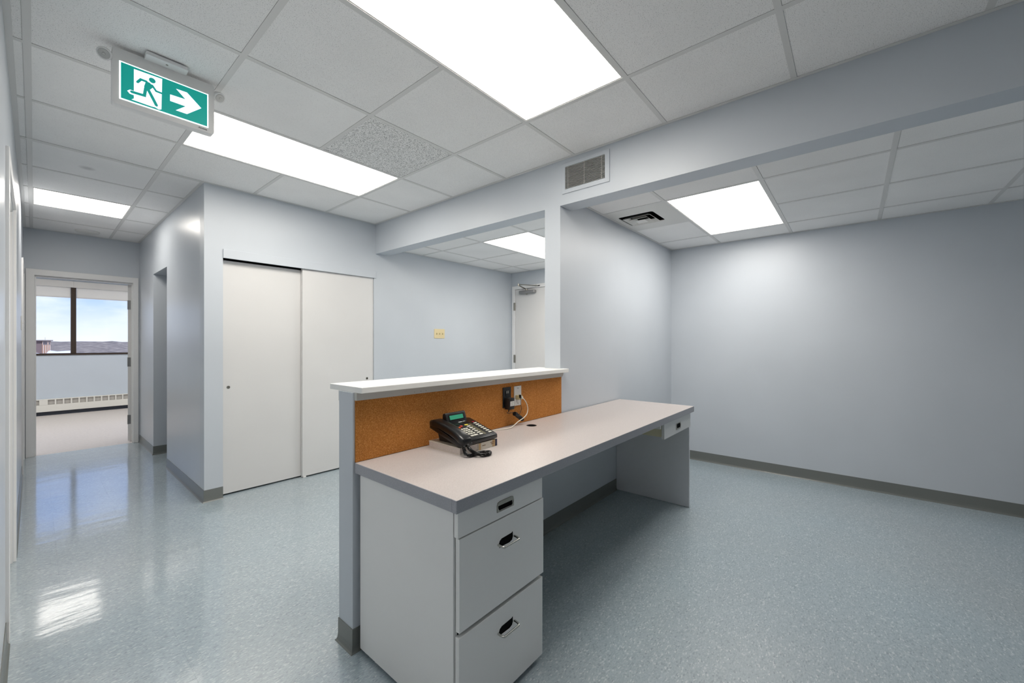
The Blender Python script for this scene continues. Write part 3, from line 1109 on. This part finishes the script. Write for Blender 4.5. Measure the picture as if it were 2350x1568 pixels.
# ------------------------------------------------------------------ switch plates
sw = thing('light_switch', 'ivory triple light switch plate on the waiting-area wall', 'light switch', (3.205, YC, 1.365))
obj('switch_plate', boxes((3.124, 3.287, YC - 0.006, YC, 1.308, 1.423)), IVORY, sw, 0.003)
for x in (3.160, 3.2055, 3.251):
    tg = obj('toggle', boxes((x - 0.005, x + 0.005, YC - 0.020, YC - 0.005, 1.360, 1.370)), BEIGEPL, sw, 0.002)
    obj('toggle_slot', boxes((x - 0.0065, x + 0.0065, YC - 0.0068, YC - 0.005, 1.354, 1.378)), BEIGEPL, tg)
sw2 = thing('wall_switch', 'white switch plate seen edge-on on the left corridor wall', 'light switch', (XL, 5.70, 1.43))
obj('switch_plate', boxes((XL, XL + 0.007, 5.665, 5.740, 1.370, 1.495)), PLASTW, sw2, 0.002)
obj('toggle', boxes((XL + 0.006, XL + 0.017, 5.697, 5.708, 1.425, 1.440)), PLASTW, sw2, 0.002)

# ------------------------------------------------------------------ counter ledge and corkboard
lg = thing('counter_ledge', 'white counter ledge capping the half wall above the corkboard', 'counter ledge', (1.60, 1.61, 1.053))
bm = bmesh.new()
plate(bm, [(0.838, 1.497), (2.362, 1.497), (2.376, 1.505), (2.376, 1.5505), (2.3395, 1.5505), (2.3395, 1.6835), (2.376, 1.6835), (2.376, 1.765), (0.838, 1.765)], 1.053, 1.077, 'z')
obj('ledge_top', bm, LEDGE, lg, 0.002)
bm = bmesh.new()
plate(bm, [(0.836, 1.022), (2.335, 1.022), (2.352, 1.040), (2.352, 1.053), (0.836, 1.053)], 1.532, 1.5515, 'y', [circ(1.116, 1.0315, 0.0016, 8), circ(1.152, 1.0318, 0.0018, 8), circ(1.181, 1.0322, 0.0016, 8)])
obj('apron', bm, APRON, lg)
for x, z in ((1.116, 1.0315), (1.152, 1.0318), (1.181, 1.0322)):
    bm = bmesh.new()
    cyl(bm, (x, 1.538, z), (0, -1, 0), 0.0021, 0.0021, 0.005, 10)
    obj('screw_hole', bm, DARKVOID, lg)
obj('apron', boxes((0.836, 2.335, 1.6655, 1.685, 1.010, 1.053)), TRIM, lg, 0.002)

cb = thing('corkboard', 'brown cork pinboard strip lining the half wall above the desk', 'corkboard', (1.59, 1.55, 0.77))
obj('cork_sheet', boxes((0.8385, 2.0572, 1.5440, 1.5515, 0.7705, 1.0215)), CORK, cb, 0.0008)
obj('cork_sheet', boxes((2.0582, 2.345, 1.5442, 1.5515, 0.7705, 1.0215)), CORK, cb, 0.0008)

# ------------------------------------------------------------------ reception desk
ZD = 0.7698
dk = thing('reception_desk', 'long reception desk with speckled beige top, grey edge and white drawers', 'desk', (2.04, 1.24, 0))
bm = bmesh.new()
GX, GY, GR = 1.880, 1.447, 0.030
plate(bm, [(0.8365, 0.9345), (3.2505, 0.9345), (3.2505, 1.5435), (0.8365, 1.5435)], ZD - 0.012, ZD, 'z', [circ(GX, GY, GR, 32)])
obj('desktop', bm, LAMINATE, dk, 0.0006, seg=1)
bm = bmesh.new()
plate(bm, [(0.855, 0.955), (3.235, 0.955), (3.235, 1.5435), (0.855, 1.5435)], ZD - 0.026, ZD - 0.012, 'z', [circ(GX, GY, GR, 32)])
obj('desktop_core', bm, RAWBOARD, dk)
obj('edge_band', boxes((0.835, 3.252, 0.9335, 0.9555, ZD - 0.042, ZD - 0.0004)), EDGE, dk, 0.0008, seg=1)
obj('edge_band', boxes((0.8352, 0.8562, 0.9560, 1.5435, ZD - 0.042, ZD - 0.0004)), EDGE, dk, 0.0008, seg=1)
obj('edge_band', boxes((3.2310, 3.252, 0.9560, 1.5435, ZD - 0.042, ZD - 0.0004)), EDGE, dk, 0.0008, seg=1)
bm = bmesh.new()
plate(bm, circ(GX, GY, GR, 32), ZD - 0.026, ZD + 0.0008, 'z', [circ(GX, GY, GR - 0.0035, 32)])
gm = obj('cable_grommet', bm, BLACK_SOFT, dk)
bm = bmesh.new()
plate(bm, circ(GX, GY, GR - 0.003, 32), ZD - 0.028, ZD - 0.024, 'z')
obj('grommet_well', bm, DARKVOID, gm)
zu = ZD - 0.042
# pedestal
obj('side_panel', boxes((0.850, 0.867, 0.966, 1.530, 0.018, zu)), MELA, dk, 0.001)
obj('side_panel', boxes((1.284, 1.301, 0.966, 1.530, 0.018, zu)), MELA, dk, 0.001)
obj('pedestal_back', boxes((0.867, 1.284, 1.510, 1.528, 0.018, zu)), MELA, dk)
obj('pedestal_floor', boxes((0.867, 1.284, 0.970, 1.510, 0.018, 0.034)), MELA, dk)
obj('plinth_block', boxes((0.875, 0.905, 1.465, 1.520, 0.0, 0.018)), BROWNBOARD, dk, 0.002)
bm = bmesh.new()
cyl(bm, (0.872, 1.435, 0.0), (0, 0, 1), 0.011, 0.009, 0.018, 14)
obj('glide_foot', bm, PLASTW, dk)
for xx, yy in ((0.885, 1.0), (1.27, 1.0), (1.27, 1.49)):
    bm = bmesh.new()
    cyl(bm, (xx, yy, 0.0), (0, 0, 1), 0.011, 0.009, 0.018, 14)
    obj('glide_foot', bm, DARKVOID, dk)
YD = 0.9445


def drawer(x0, x1, z0, z1, hole, y=YD):
    bm = bmesh.new()
    plate(bm, [(x0, z0), (x1, z0), (x1, z1), (x0, z1)], y, y + 0.018, 'y', [hole] if hole else [])
    o = obj('drawer', bm, MELA, dk, 0.0008, seg=1)
    obj('drawer_box', boxes((x0 + 0.025, x1 - 0.03, y + 0.06, 1.48, z0 + 0.012, z1 - 0.02)), DARKVOID, o)  # solid near-black block, painted-in darkness of the hollow drawer
    return o


# top drawer with recessed flush pull
cut = rrect(1.036, 1.114, 0.6705, 0.6985, 0.008)
dr = drawer(0.851, 1.297, 0.643, 0.7255, cut)
bm = bmesh.new()
pull_out = [(1.030, 0.667), (1.119, 0.667), (1.1195, 0.690), (1.116, 0.7005), (1.104, 0.7035), (1.046, 0.7035), (1.034, 0.7005), (1.030, 0.690)]
pull_in = [(1.0345, 0.6895), (1.0355, 0.680), (1.042, 0.6715), (1.052, 0.670), (1.098, 0.670), (1.108, 0.6715), (1.1145, 0.680), (1.1155, 0.6895)]
plate(bm, pull_out, YD - 0.003, YD + 0.0005, 'y', [pull_in])
fp = obj('flush_pull', bm, STEEL, dr, 0.0006)
obj('pull_shade', boxes((1.0361, 1.1139, YD + 0.0015, YD + 0.016, 0.6705, 0.6985)), DARKVOID, fp)  # near-black filler, paints the shade inside the recessed pull


def ragged(x0, x1, z0, z1):
    return [(x0 + 0.003, z0), (x0 + 0.012, z0 + 0.003), (x1 - 0.020, z0 + 0.001), (x1 - 0.006, z0 + 0.006), (x1 - 0.001, z0 + 0.016), (x1 - 0.002, z1), (x1 - 0.005, z1 + 0.004), (x1 - 0.009, z1), (x0 + 0.014, z1 - 0.001), (x0 + 0.004, z1 - 0.006), (x0, z1 - 0.014)]


for (dx0, dx1, dz0, dz1, zc) in ((0.857, 1.3045, 0.3425, 0.6385, 0.554), (0.855, 1.2985, 0.022, 0.3285, 0.2455)):
    d_ = drawer(dx0, dx1, dz0, dz1, ragged(1.042, 1.119, zc - 0.016, zc + 0.016))
    bm = bmesh.new()
    plate(bm, ragged(1.0421, 1.1189, zc - 0.0159, zc + 0.0159), YD + 0.0012, YD + 0.016, 'y')
    obj('hole_shade', bm, DARKVOID, d_)  # near-black plate filling the hole, stands in for the shade inside
    bm = bmesh.new()
    bx0, bx1 = 1.037, 1.124
    yo = YD - 0.026
    pts = spline([(bx0, YD + 0.001, zc), (bx0, yo + 0.012, zc - 0.001), (bx0 + 0.003, yo + 0.003, zc - 0.002), (bx0 + 0.012, yo, zc - 0.003), (bx1 - 0.012, yo, zc - 0.003), (bx1 - 0.003, yo + 0.003, zc - 0.002), (bx1, yo + 0.012, zc - 0.001), (bx1, YD + 0.001, zc)], 6)
    tube(bm, pts, 0.0041, 10)
    obj('bail_handle', bm, CHROME, d_, 0, True)
# right-hand leg panel and pencil drawer
obj('leg_panel', boxes((3.205, 3.223, 0.956, 1.550, 0.002, zu)), MELA_LEG, dk, 0.0008)
cut2 = rrect(2.882, 2.962, 0.655, 0.686, 0.006)
bm = bmesh.new()
plate(bm, [(2.648, 0.622), (3.199, 0.622), (3.199, zu - 0.003), (2.648, zu - 0.003)], YD, YD + 0.018, 'y', [cut2])
pdw = obj('drawer', bm, MELA_EDGE, dk, 0.0008, seg=1)
obj('drawer_box', boxes((2.662, 2.676, YD + 0.018, 1.44, 0.632, zu - 0.012), (3.17, 3.184, YD + 0.018, 1.44, 0.632, zu - 0.012), (2.676, 3.17, YD + 0.03, 1.44, 0.632, 0.640), (2.676, 3.17, 1.426, 1.44, 0.640, zu - 0.012)), RAWBOARD, pdw)
obj('drawer_runner', boxes((2.625, 2.645, YD + 0.02, 1.45, 0.690, zu)), MELA, dk)
bm = bmesh.new()
plate(bm, rrect(2.877, 2.967, 0.648, 0.692, 0.004), YD - 0.003, YD + 0.0005, 'y', [[(2.883, 0.668), (2.890, 0.657), (2.954, 0.657), (2.961, 0.668), (2.961, 0.682), (2.950, 0.688), (2.894, 0.688), (2.883, 0.682)]])
fp = obj('flush_pull', bm, STEEL, pdw, 0.0006)
obj('pull_shade', boxes((2.8821, 2.9619, YD + 0.0015, YD + 0.016, 0.6551, 0.6859)), DARKVOID, fp)  # dark filler in place of the shade in this pull's recess

# ------------------------------------------------------------------ phone book, telephone, cords
bk = thing('phone_book', 'thick paperback directory with tan and navy spine lying under the telephone', 'book', (1.295, 1.40, ZD))
zb = ZD
obj('page_block', boxes((1.181, 1.408, 1.298, 1.509, zb + 0.0012, zb + 0.0300)), PAGES, bk, 0.001)
obj('book_cover', boxes((1.180, 1.411, 1.2955, 1.511, zb, zb + 0.0012), (1.180, 1.411, 1.2955, 1.511, zb + 0.0300, zb + 0.0315)), BOOKCOV, bk)
sp_ = obj('spine', boxes((1.290, 1.405, 1.2940, 1.2975, zb, zb + 0.0315)), BOOKCOV, bk)
obj('spine_band', boxes((1.292, 1.304, 1.2930, 1.2945, zb + 0.0005, zb + 0.0310)), BOOKSP_T, sp_)
obj('spine_band', boxes((1.381, 1.399, 1.2930, 1.2945, zb + 0.0005, zb + 0.0310)), BOOKSP_T, sp_)
obj('spine_end', boxes((1.399, 1.412, 1.2925, 1.2950, zb + 0.0003, zb + 0.0315)), BOOKSP_N, sp_)
for xa, xb, zz in ((1.314, 1.334, 0.016), (1.368, 1.392, 0.020), (1.372, 1.388, 0.013)):
    obj('spine_print', boxes((xa, xb, 1.2926, 1.2940, zb + zz, zb + zz + 0.0022)), BROWNBOARD, sp_)

PZ = ZD + 0.0315
ph = thing('desk_telephone', 'black multi-line desk telephone with a green display standing on the directory', 'telephone', (1.180, 1.286, PZ))


def P(name, bm, m, parent=ph, **kw):
    return obj(name, bm, m, parent, local=True, **kw)


# body: side profile (y, z) swept over the width
def prof(bm, pts, x0, x1):
    plate(bm, pts, x0, x1, 'x')


bm = bmesh.new()
prof(bm, [(0.000, 0.006), (0.000, 0.024), (0.006, 0.029), (0.185, 0.080), (0.203, 0.080), (0.207, 0.070), (0.200, 0.052), (0.020, 0.003)], 0.004, 0.228)
P('body', bm, BLACK, bev=0.004, smooth=True)
bm = bmesh.new()
prof(bm, [(0.060, 0.0), (0.185, 0.0), (0.205, 0.060), (0.060, 0.018)], 0.030, 0.200)
P('foot_stand', bm, BLACK_SOFT, bev=0.003)
slope = math.atan2(0.051, 0.179)
ct, st = math.cos(slope), math.sin(slope)


def on_top(u, v, h):
    """point u across, v up the sloped face, h above it"""
    return Vector((u, 0.006 + v * ct - h * st, 0.029 + v * st + h * ct))


def key(name, u0, u1, v0, v1, h, m, h0=-0.002, bev=0.0007):
    bm = bmesh.new()
    vs = box(bm, 0, 1, 0, 1, 0, 1)
    for vv in vs:
        vv.co = on_top(u0 + vv.co.x * (u1 - u0), v0 + vv.co.y * (v1 - v0), h0 + vv.co.z * (h - h0))
    return P(name, bm, m, bev=bev)


key('button_panel', 0.072, 0.222, 0.010, 0.130, 0.0012, BLACK_SOFT)
for r in range(4):
    for c in range(3):
        u = 0.078 + c * 0.0158
        v = 0.034 + (3 - r) * 0.0165
        key('key', u, u + 0.0115, v, v + 0.0105, 0.004, KEYC)
key('key', 0.078, 0.0975, 0.016, 0.0255, 0.004, KEYC)
key('key', 0.1000, 0.121, 0.016, 0.0255, 0.004, KEYC)
for r in range(7):
    v = 0.014 + r * 0.0172
    key('key', 0.132, 0.1515, v, v + 0.0095, 0.004, KEY_YE if r == 6 else KEYC)
    key('key', 0.190, 0.2095, v, v + 0.0095, 0.004, KEYC)
key('label_strip', 0.158, 0.172, 0.012, 0.128, 0.0018, OLIVE)
key('key', 0.098, 0.112, 0.112, 0.122, 0.0045, KEY_RED)
key('key', 0.078, 0.091, 0.102, 0.112, 0.0045, KEY_OR)
key('key', 0.195, 0.2095, 0.1345, 0.1420, 0.003, KEY_CRIM)
key('name_card', 0.076, 0.178, 0.136, 0.152, 0.0014, BLACK)
key('brand_mark', 0.128, 0.150, 0.160, 0.166, 0.0006, INKW, bev=0)
key('brand_mark', 0.156, 0.172, 0.1615, 0.1645, 0.0006, INKW, bev=0)
# display pod
bm = bmesh.new()
prof(bm, [(0.163, 0.072), (0.180, 0.119), (0.186, 0.122), (0.200, 0.117), (0.203, 0.078)], 0.062, 0.186)
pod = P('display_pod', bm, BLACK_SOFT, bev=0.002, smooth=True)
dv = Vector((0, 0.017, 0.047)).normalized()
dn_ = Vector((0, -0.047, 0.017)).normalized()


def on_pod(u, v, h):
    return Vector((u, 0.163, 0.072)) + dv * v + dn_ * h


def podbox(name, u0, u1, v0, v1, h0, h1, m, bev=0):
    bm = bmesh.new()
    for vv in box(bm, 0, 1, 0, 1, 0, 1):
        vv.co = on_pod(u0 + vv.co.x * (u1 - u0), v0 + vv.co.y * (v1 - v0), h0 + vv.co.z * (h1 - h0))
    return obj(name, bm, m, pod, bev, local=True)


podbox('display_bezel', 0.076, 0.174, 0.014, 0.043, -0.001, 0.0010, BLACK)
podbox('display_screen', 0.082, 0.166, 0.0185, 0.0385, -0.001, 0.0014, LCD)
# handset resting along the left side
bm = bmesh.new()
rings = []
for y, zl, zt, w in ((-0.010, 0.014, 0.036, 0.050), (-0.006, 0.010, 0.042, 0.056), (0.020, 0.018, 0.056, 0.060), (0.060, 0.034, 0.072, 0.055), (0.105, 0.048, 0.085, 0.054), (0.150, 0.060, 0.094, 0.055), (0.190, 0.064, 0.100, 0.060), (0.214, 0.068, 0.096, 0.057), (0.219, 0.074, 0.090, 0.048)):
    cxh = 0.025
    rr = min(0.012, (zt - zl) * 0.35)
    rings.append([Vector((p[0], y, p[1])) for p in rrect(cxh - w / 2, cxh + w / 2, zl, zt, rr, 3)])
loft(bm, rings)
hsd = P('handset', bm, BLACK, smooth=True)
# lower tray the handset sits in
bm = bmesh.new()
prof(bm, [(-0.006, 0.004), (-0.006, 0.016), (0.185, 0.074), (0.214, 0.078), (0.216, 0.060), (0.020, 0.003)], -0.002, 0.060)
P('cradle', bm, BLACK, bev=0.003, smooth=True)

# coiled handset cord: a helix round a loop lying on the desk
cd = thing('handset_cord', 'coiled black handset cord looping onto the desk in front of the telephone', 'cord', (1.225, 1.25, ZD))
path = spline([(1.190, 1.287, 0.822), (1.180, 1.272, 0.803), (1.176, 1.255, 0.784), (1.190, 1.242, 0.7785), (1.215, 1.240, 0.7785), (1.245, 1.242, 0.7785), (1.272, 1.232, 0.7785), (1.278, 1.212, 0.7785), (1.255, 1.198, 0.7785), (1.226, 1.206, 0.7785), (1.208, 1.226, 0.785), (1.206, 1.250, 0.792), (1.206, 1.266, 0.800), (1.206, 1.275, 0.808), (1.214, 1.283, 0.818)], 14)
# resample evenly
segs = [(b_ - a).length for a, b_ in zip(path, path[1:])]
tot = sum(segs)


def along(s):
    for a, b_, l in zip(path, path[1:], segs):
        if s <= l:
            return a.lerp(b_, s / l), (b_ - a).normalized()
        s -= l
    return path[-1], (path[-1] - path[-2]).normalized()


pitch, hr = 0.0043, 0.0066
turns = int(tot / pitch)
hp = []
for i in range(turns * 9):
    s = tot * i / (turns * 9)
    p, t = along(s)
    side = t.cross(Vector((0, 0, 1)))
    side = side.normalized() if side.length > 0.05 else Vector((1, 0, 0))
    upv = side.cross(t)
    a = 2 * math.pi * i / 9
    e_ = min(1, s / 0.012, (tot - s) / 0.012)
    hp.append(p + (side * math.cos(a) + upv * math.sin(a)) * hr * (0.25 + 0.75 * e_))
bm = bmesh.new()
tube(bm, hp, 0.0017, 5)
obj('coil', bm, BLACK, cd, 0, True)
bm = bmesh.new()
tube(bm, [(1.212, 1.281, 0.816), (1.226, 1.290, 0.826), (1.232, 1.300, 0.829)], 0.0022, 8)
obj('cord_plug', bm, BLACK, cd, 0, True)

# ------------------------------------------------------------------ outlets on the corkboard
YK = 1.5440
op = thing('power_outlet', 'black duplex power outlet plate on the corkboard', 'outlet', (1.768, YK, 0.94))
obj('outlet_plate', boxes((1.732, 1.803, YK - 0.005, YK, 0.880, 0.997)), BLACK_SOFT, op, 0.002)
bm = bmesh.new()
plate(bm, rrect(1.752, 1.784, 0.946, 0.980, 0.012), YK - 0.0072, YK - 0.0045, 'y', [[(1.761, 0.965), (1.763, 0.965), (1.763, 0.974), (1.761, 0.974)], [(1.772, 0.965), (1.774, 0.965), (1.774, 0.974), (1.772, 0.974)]])
obj('receptacle', bm, BLACK, op)
for x in (1.7605, 1.7735):
    obj('slot_rim', boxes((x - 0.0025, x + 0.0045, YK - 0.0078, YK - 0.0070, 0.962, 0.977)), MATS['key_grey'], op)
jk = thing('phone_jack', 'white wall jack plate with a beige line splitter on the corkboard', 'outlet', (1.866, YK, 0.94))
obj('jack_plate', boxes((1.832, 1.899, YK - 0.005, YK, 0.880, 0.997)), PLASTW, jk, 0.002)
bm = bmesh.new()
for z in (0.984, 0.893):
    cyl(bm, (1.866, YK - 0.004, z), (0, -1, 0), 0.003, 0.003, 0.002, 10)
obj('plate_screw', bm, STEEL, jk)
bm = boxes((1.842, 1.880, YK - 0.030, YK - 0.004, 0.918, 0.944))
sj = obj('line_splitter', bm, BEIGEPL, jk, 0.003)
obj('black_plug', boxes((1.846, 1.856, YK - 0.040, YK - 0.028, 0.930, 0.948)), BLACK, sj, 0.001)
obj('clear_plug', boxes((1.861, 1.872, YK - 0.040, YK - 0.028, 0.922, 0.936)), CORDW, sj, 0.001)

ad = thing('power_adapter', 'black plug-in power adapter with a white rating label in the black outlet', 'adapter', (1.765, 1.52, 0.873))
obj('adapter_case', boxes((1.743, 1.787, 1.498, YK - 0.0075, 0.872, 0.938)), BLACK_SOFT, ad, 0.004, True)
lb = obj('rating_label', boxes((1.7475, 1.7815, 1.4968, 1.4982, 0.893, 0.920)), INKW, ad)
for i, (xa, xb) in enumerate(((1.750, 1.774), (1.750, 1.778), (1.752, 1.772), (1.750, 1.776), (1.750, 1.768))):
    z = 0.9165 - i * 0.0048
    obj('label_print', boxes((xa, xb, 1.4962, 1.4969, z - 0.0012, z)), KEYG, lb)
bm = bmesh.new()
cyl(bm, (1.762, 1.520, 0.874), (-0.15, 0, -1), 0.004, 0.0025, 0.014, 10)
tube(bm, spline([(1.760, 1.520, 0.862), (1.750, 1.517, 0.856), (1.738, 1.514, 0.856), (1.750, 1.512, 0.850), (1.775, 1.512, 0.852), (1.800, 1.512, 0.846)], 8), 0.0016, 6)
obj('adapter_lead', bm, BLACK, ad, 0, True)

bn_ = thing('cable_bundle', 'tied black cable bundle hanging below the outlets above the grommet', 'cable', (1.833, 1.51, 0.80))
bm = bmesh.new()
for k in range(9):
    off = Vector((0.0, 0.007 * math.cos(k * 0.7), 0.007 * math.sin(k * 0.7)))
    e = 0.004 * math.sin(k * 1.7)
    pts = spline([Vector((1.800 - e, 1.510, 0.842)) + off * 1.0, Vector((1.818, 1.510, 0.834)) + off * 1.15, Vector((1.834, 1.510, 0.821)) + off * 0.75, Vector((1.852, 1.510, 0.812)) + off * 1.25, Vector((1.870 + e, 1.510, 0.800)) + off * 1.0], 6)
    tube(bm, pts, 0.0058, 7)
obj('bundle_strands', bm, BLACK_SOFT, bn_, 0, True)
bm = bmesh.new()
cyl(bm, (1.829, 1.510, 0.826), (0.8, 0, -0.6), 0.0125, 0.0125, 0.009, 14)
obj('bundle_tie', bm, BLACK, bn_)
bm = bmesh.new()
tube(bm, spline([(1.851, 1.506, 0.936), (1.850, 1.503, 0.915), (1.8545, 1.506, 0.886), (1.860, 1.508, 0.860), (1.850, 1.509, 0.842), (1.842, 1.510, 0.828)], 8), 0.0014, 6)
obj('thin_lead', bm, BLACK, bn_, 0, True)

wc = thing('phone_line_cord', 'white line cord curving from the wall jack down to the telephone', 'cord', (1.75, 1.50, ZD))
bm = bmesh.new()
tube(bm, spline([(1.866, 1.506, 0.928), (1.876, 1.499, 0.918), (1.893, 1.496, 0.896), (1.906, 1.496, 0.866), (1.899, 1.494, 0.836), (1.868, 1.490, 0.816), (1.800, 1.485, 0.798), (1.755, 1.483, 0.781), (1.722, 1.485, 0.7735), (1.690, 1.495, 0.7728), (1.640, 1.512, 0.7728), (1.560, 1.520, 0.7728), (1.470, 1.505, 0.7728), (1.400, 1.480, 0.79)], 9), 0.0026, 8)
obj('cord_run', bm, CORDW, wc, 0, True)

# ------------------------------------------------------------------ outside the office window
HILL = mat('wooded_hill', (150, 134, 150), 0.95, 0.1)
nt, N, L, b = nodes(HILL)
n_ = noise(nt, pos_node(nt, (0.06, 0.03, 0.3)), 3.0, 7, 0.65)
L.new(ramp(nt, n_, [(0.3, lin(112, 102, 98)), (0.5, lin(146, 134, 126)), (0.7, lin(172, 160, 146))]), b.inputs['Base Color'])
GROUND = mat('far_ground', (196, 186, 190), 0.95, 0.1)
nt, N, L, b = nodes(GROUND)
n_ = noise(nt, pos_node(nt, (0.03, 0.012, 1)), 1.0, 6, 0.6)
L.new(ramp(nt, n_, [(0.35, lin(160, 148, 142)), (0.6, lin(206, 194, 186)), (0.75, lin(226, 216, 206))]), b.inputs['Base Color'])
bm = bmesh.new()
box(bm, -900, 1100, 60, 1500, -16, -15)
o = struct('ground', bm, GROUND, 'hazy flat land far below the office window', 'ground')


def ridge(name, y, x0, x1, base, f, m, label):
    bm = bmesh.new()
    n = 160
    rows = []
    for j, (dy, hh) in enumerate(((-160, 0.0), (-100, 0.35), (-45, 0.75), (0, 1.0), (60, 0.9), (200, 0.0))):
        row = []
        for i in range(n + 1):
            x = x0 + (x1 - x0) * i / n
            h = (f(x) - base) * hh + base
            if hh == 1.0:
                h += random.uniform(-0.35, 0.35)
            row.append(bm.verts.new((x, y + dy + random.uniform(-6, 6), h)))
        rows.append(row)
    for A, B in zip(rows, rows[1:]):
        for i in range(n):
            bm.faces.new((A[i], A[i + 1], B[i + 1], B[i]))
    bmesh.ops.recalc_face_normals(bm, faces=bm.faces)
    o = obj(name, bm, m, None, 0, True)
    o['kind'] = 'structure'
    o['label'] = label
    o['category'] = 'hill'


ridge('hill', 620, -500, 700, -15, lambda x: 2.0 + 0.9 * math.exp(-((x - 46) / 22) ** 2) - 0.6 * math.exp(-((x - 75) / 20) ** 2) + 0.25 * math.sin(x * 0.11) + 0.15 * math.sin(x * 0.37), HILL, 'low wooded purple-grey hills on the horizon outside the office window')
bl_ = thing('distant_building', 'flat-roofed brown building with an overhanging roof outside the office window', 'building', (-3, 205, -15))
BW = mat('building_mauve', (126, 108, 108), 0.8)
BR = mat('building_brick', (178, 140, 120), 0.8)
BROOF = mat('building_roof', (140, 130, 130), 0.7)
BGL = mat('building_glass', (96, 86, 92), 0.3)
BWH = mat('pale_roofing', (236, 230, 226), 0.8)
obj('wall', boxes((-18, 1.65, 200, 212, -15, 1.75)), BW, bl_)
obj('brick_bay', boxes((1.65, 3.45, 199.6, 208, -15, 1.75)), BR, bl_)
obj('roof', boxes((-18.5, 3.95, 199.0, 213, 1.75, 2.10)), BROOF, bl_, 0.05)
for xa, xb in ((1.75, 2.75), (2.95, 3.35)):
    wn = obj('window', boxes((xa, xb, 199.5, 199.7, 0.55, 1.65)), BWH, bl_)
    obj('pane', boxes((xa + 0.06, xb - 0.06, 199.45, 199.55, 0.62, 1.6)), BGL, wn)
for x in (1.9, 2.4, 2.9, 3.3):
    obj('pier', boxes((x - 0.05, x + 0.05, 199.5, 199.7, -15, 0.45)), BWH, bl_)
bm = bmesh.new()
cyl(bm, (2.3, 204, 2.1), (0, 0, 1), 0.04, 0.03, 0.9, 6)
obj('antenna', bm, BROOF, bl_)
lr = thing('pale_rooftop', 'low pale rounded rooftop in front of the brown building outside the window', 'building', (5, 180, -15))
bm = bmesh.new()
rings = []
for x, h in ((2.25, -2.2), (2.5, -1.45), (3.0, -1.05), (3.6, -1.15), (4.4, -1.35), (5.6, -1.25), (7.2, -1.15), (7.6, -1.3)):
    rings.append([Vector((x, 170, -15)), Vector((x, 170, h - 0.4)), Vector((x, 172, h)), Vector((x, 182, h)), Vector((x, 184, -15))])
loft(bm, rings)
obj('roof', bm, BWH, lr)
bm = bmesh.new()
rings = []
for x, h in ((-8, -2.0), (-2, -1.9), (0.2, -1.75), (1.0, -1.9), (1.4, -2.6)):
    rings.append([Vector((x, 168, -15)), Vector((x, 168, h - 0.3)), Vector((x, 169, h)), Vector((x, 182, h)), Vector((x, 183, -15))])
loft(bm, rings)
obj('side_roof', bm, BWH, lr)
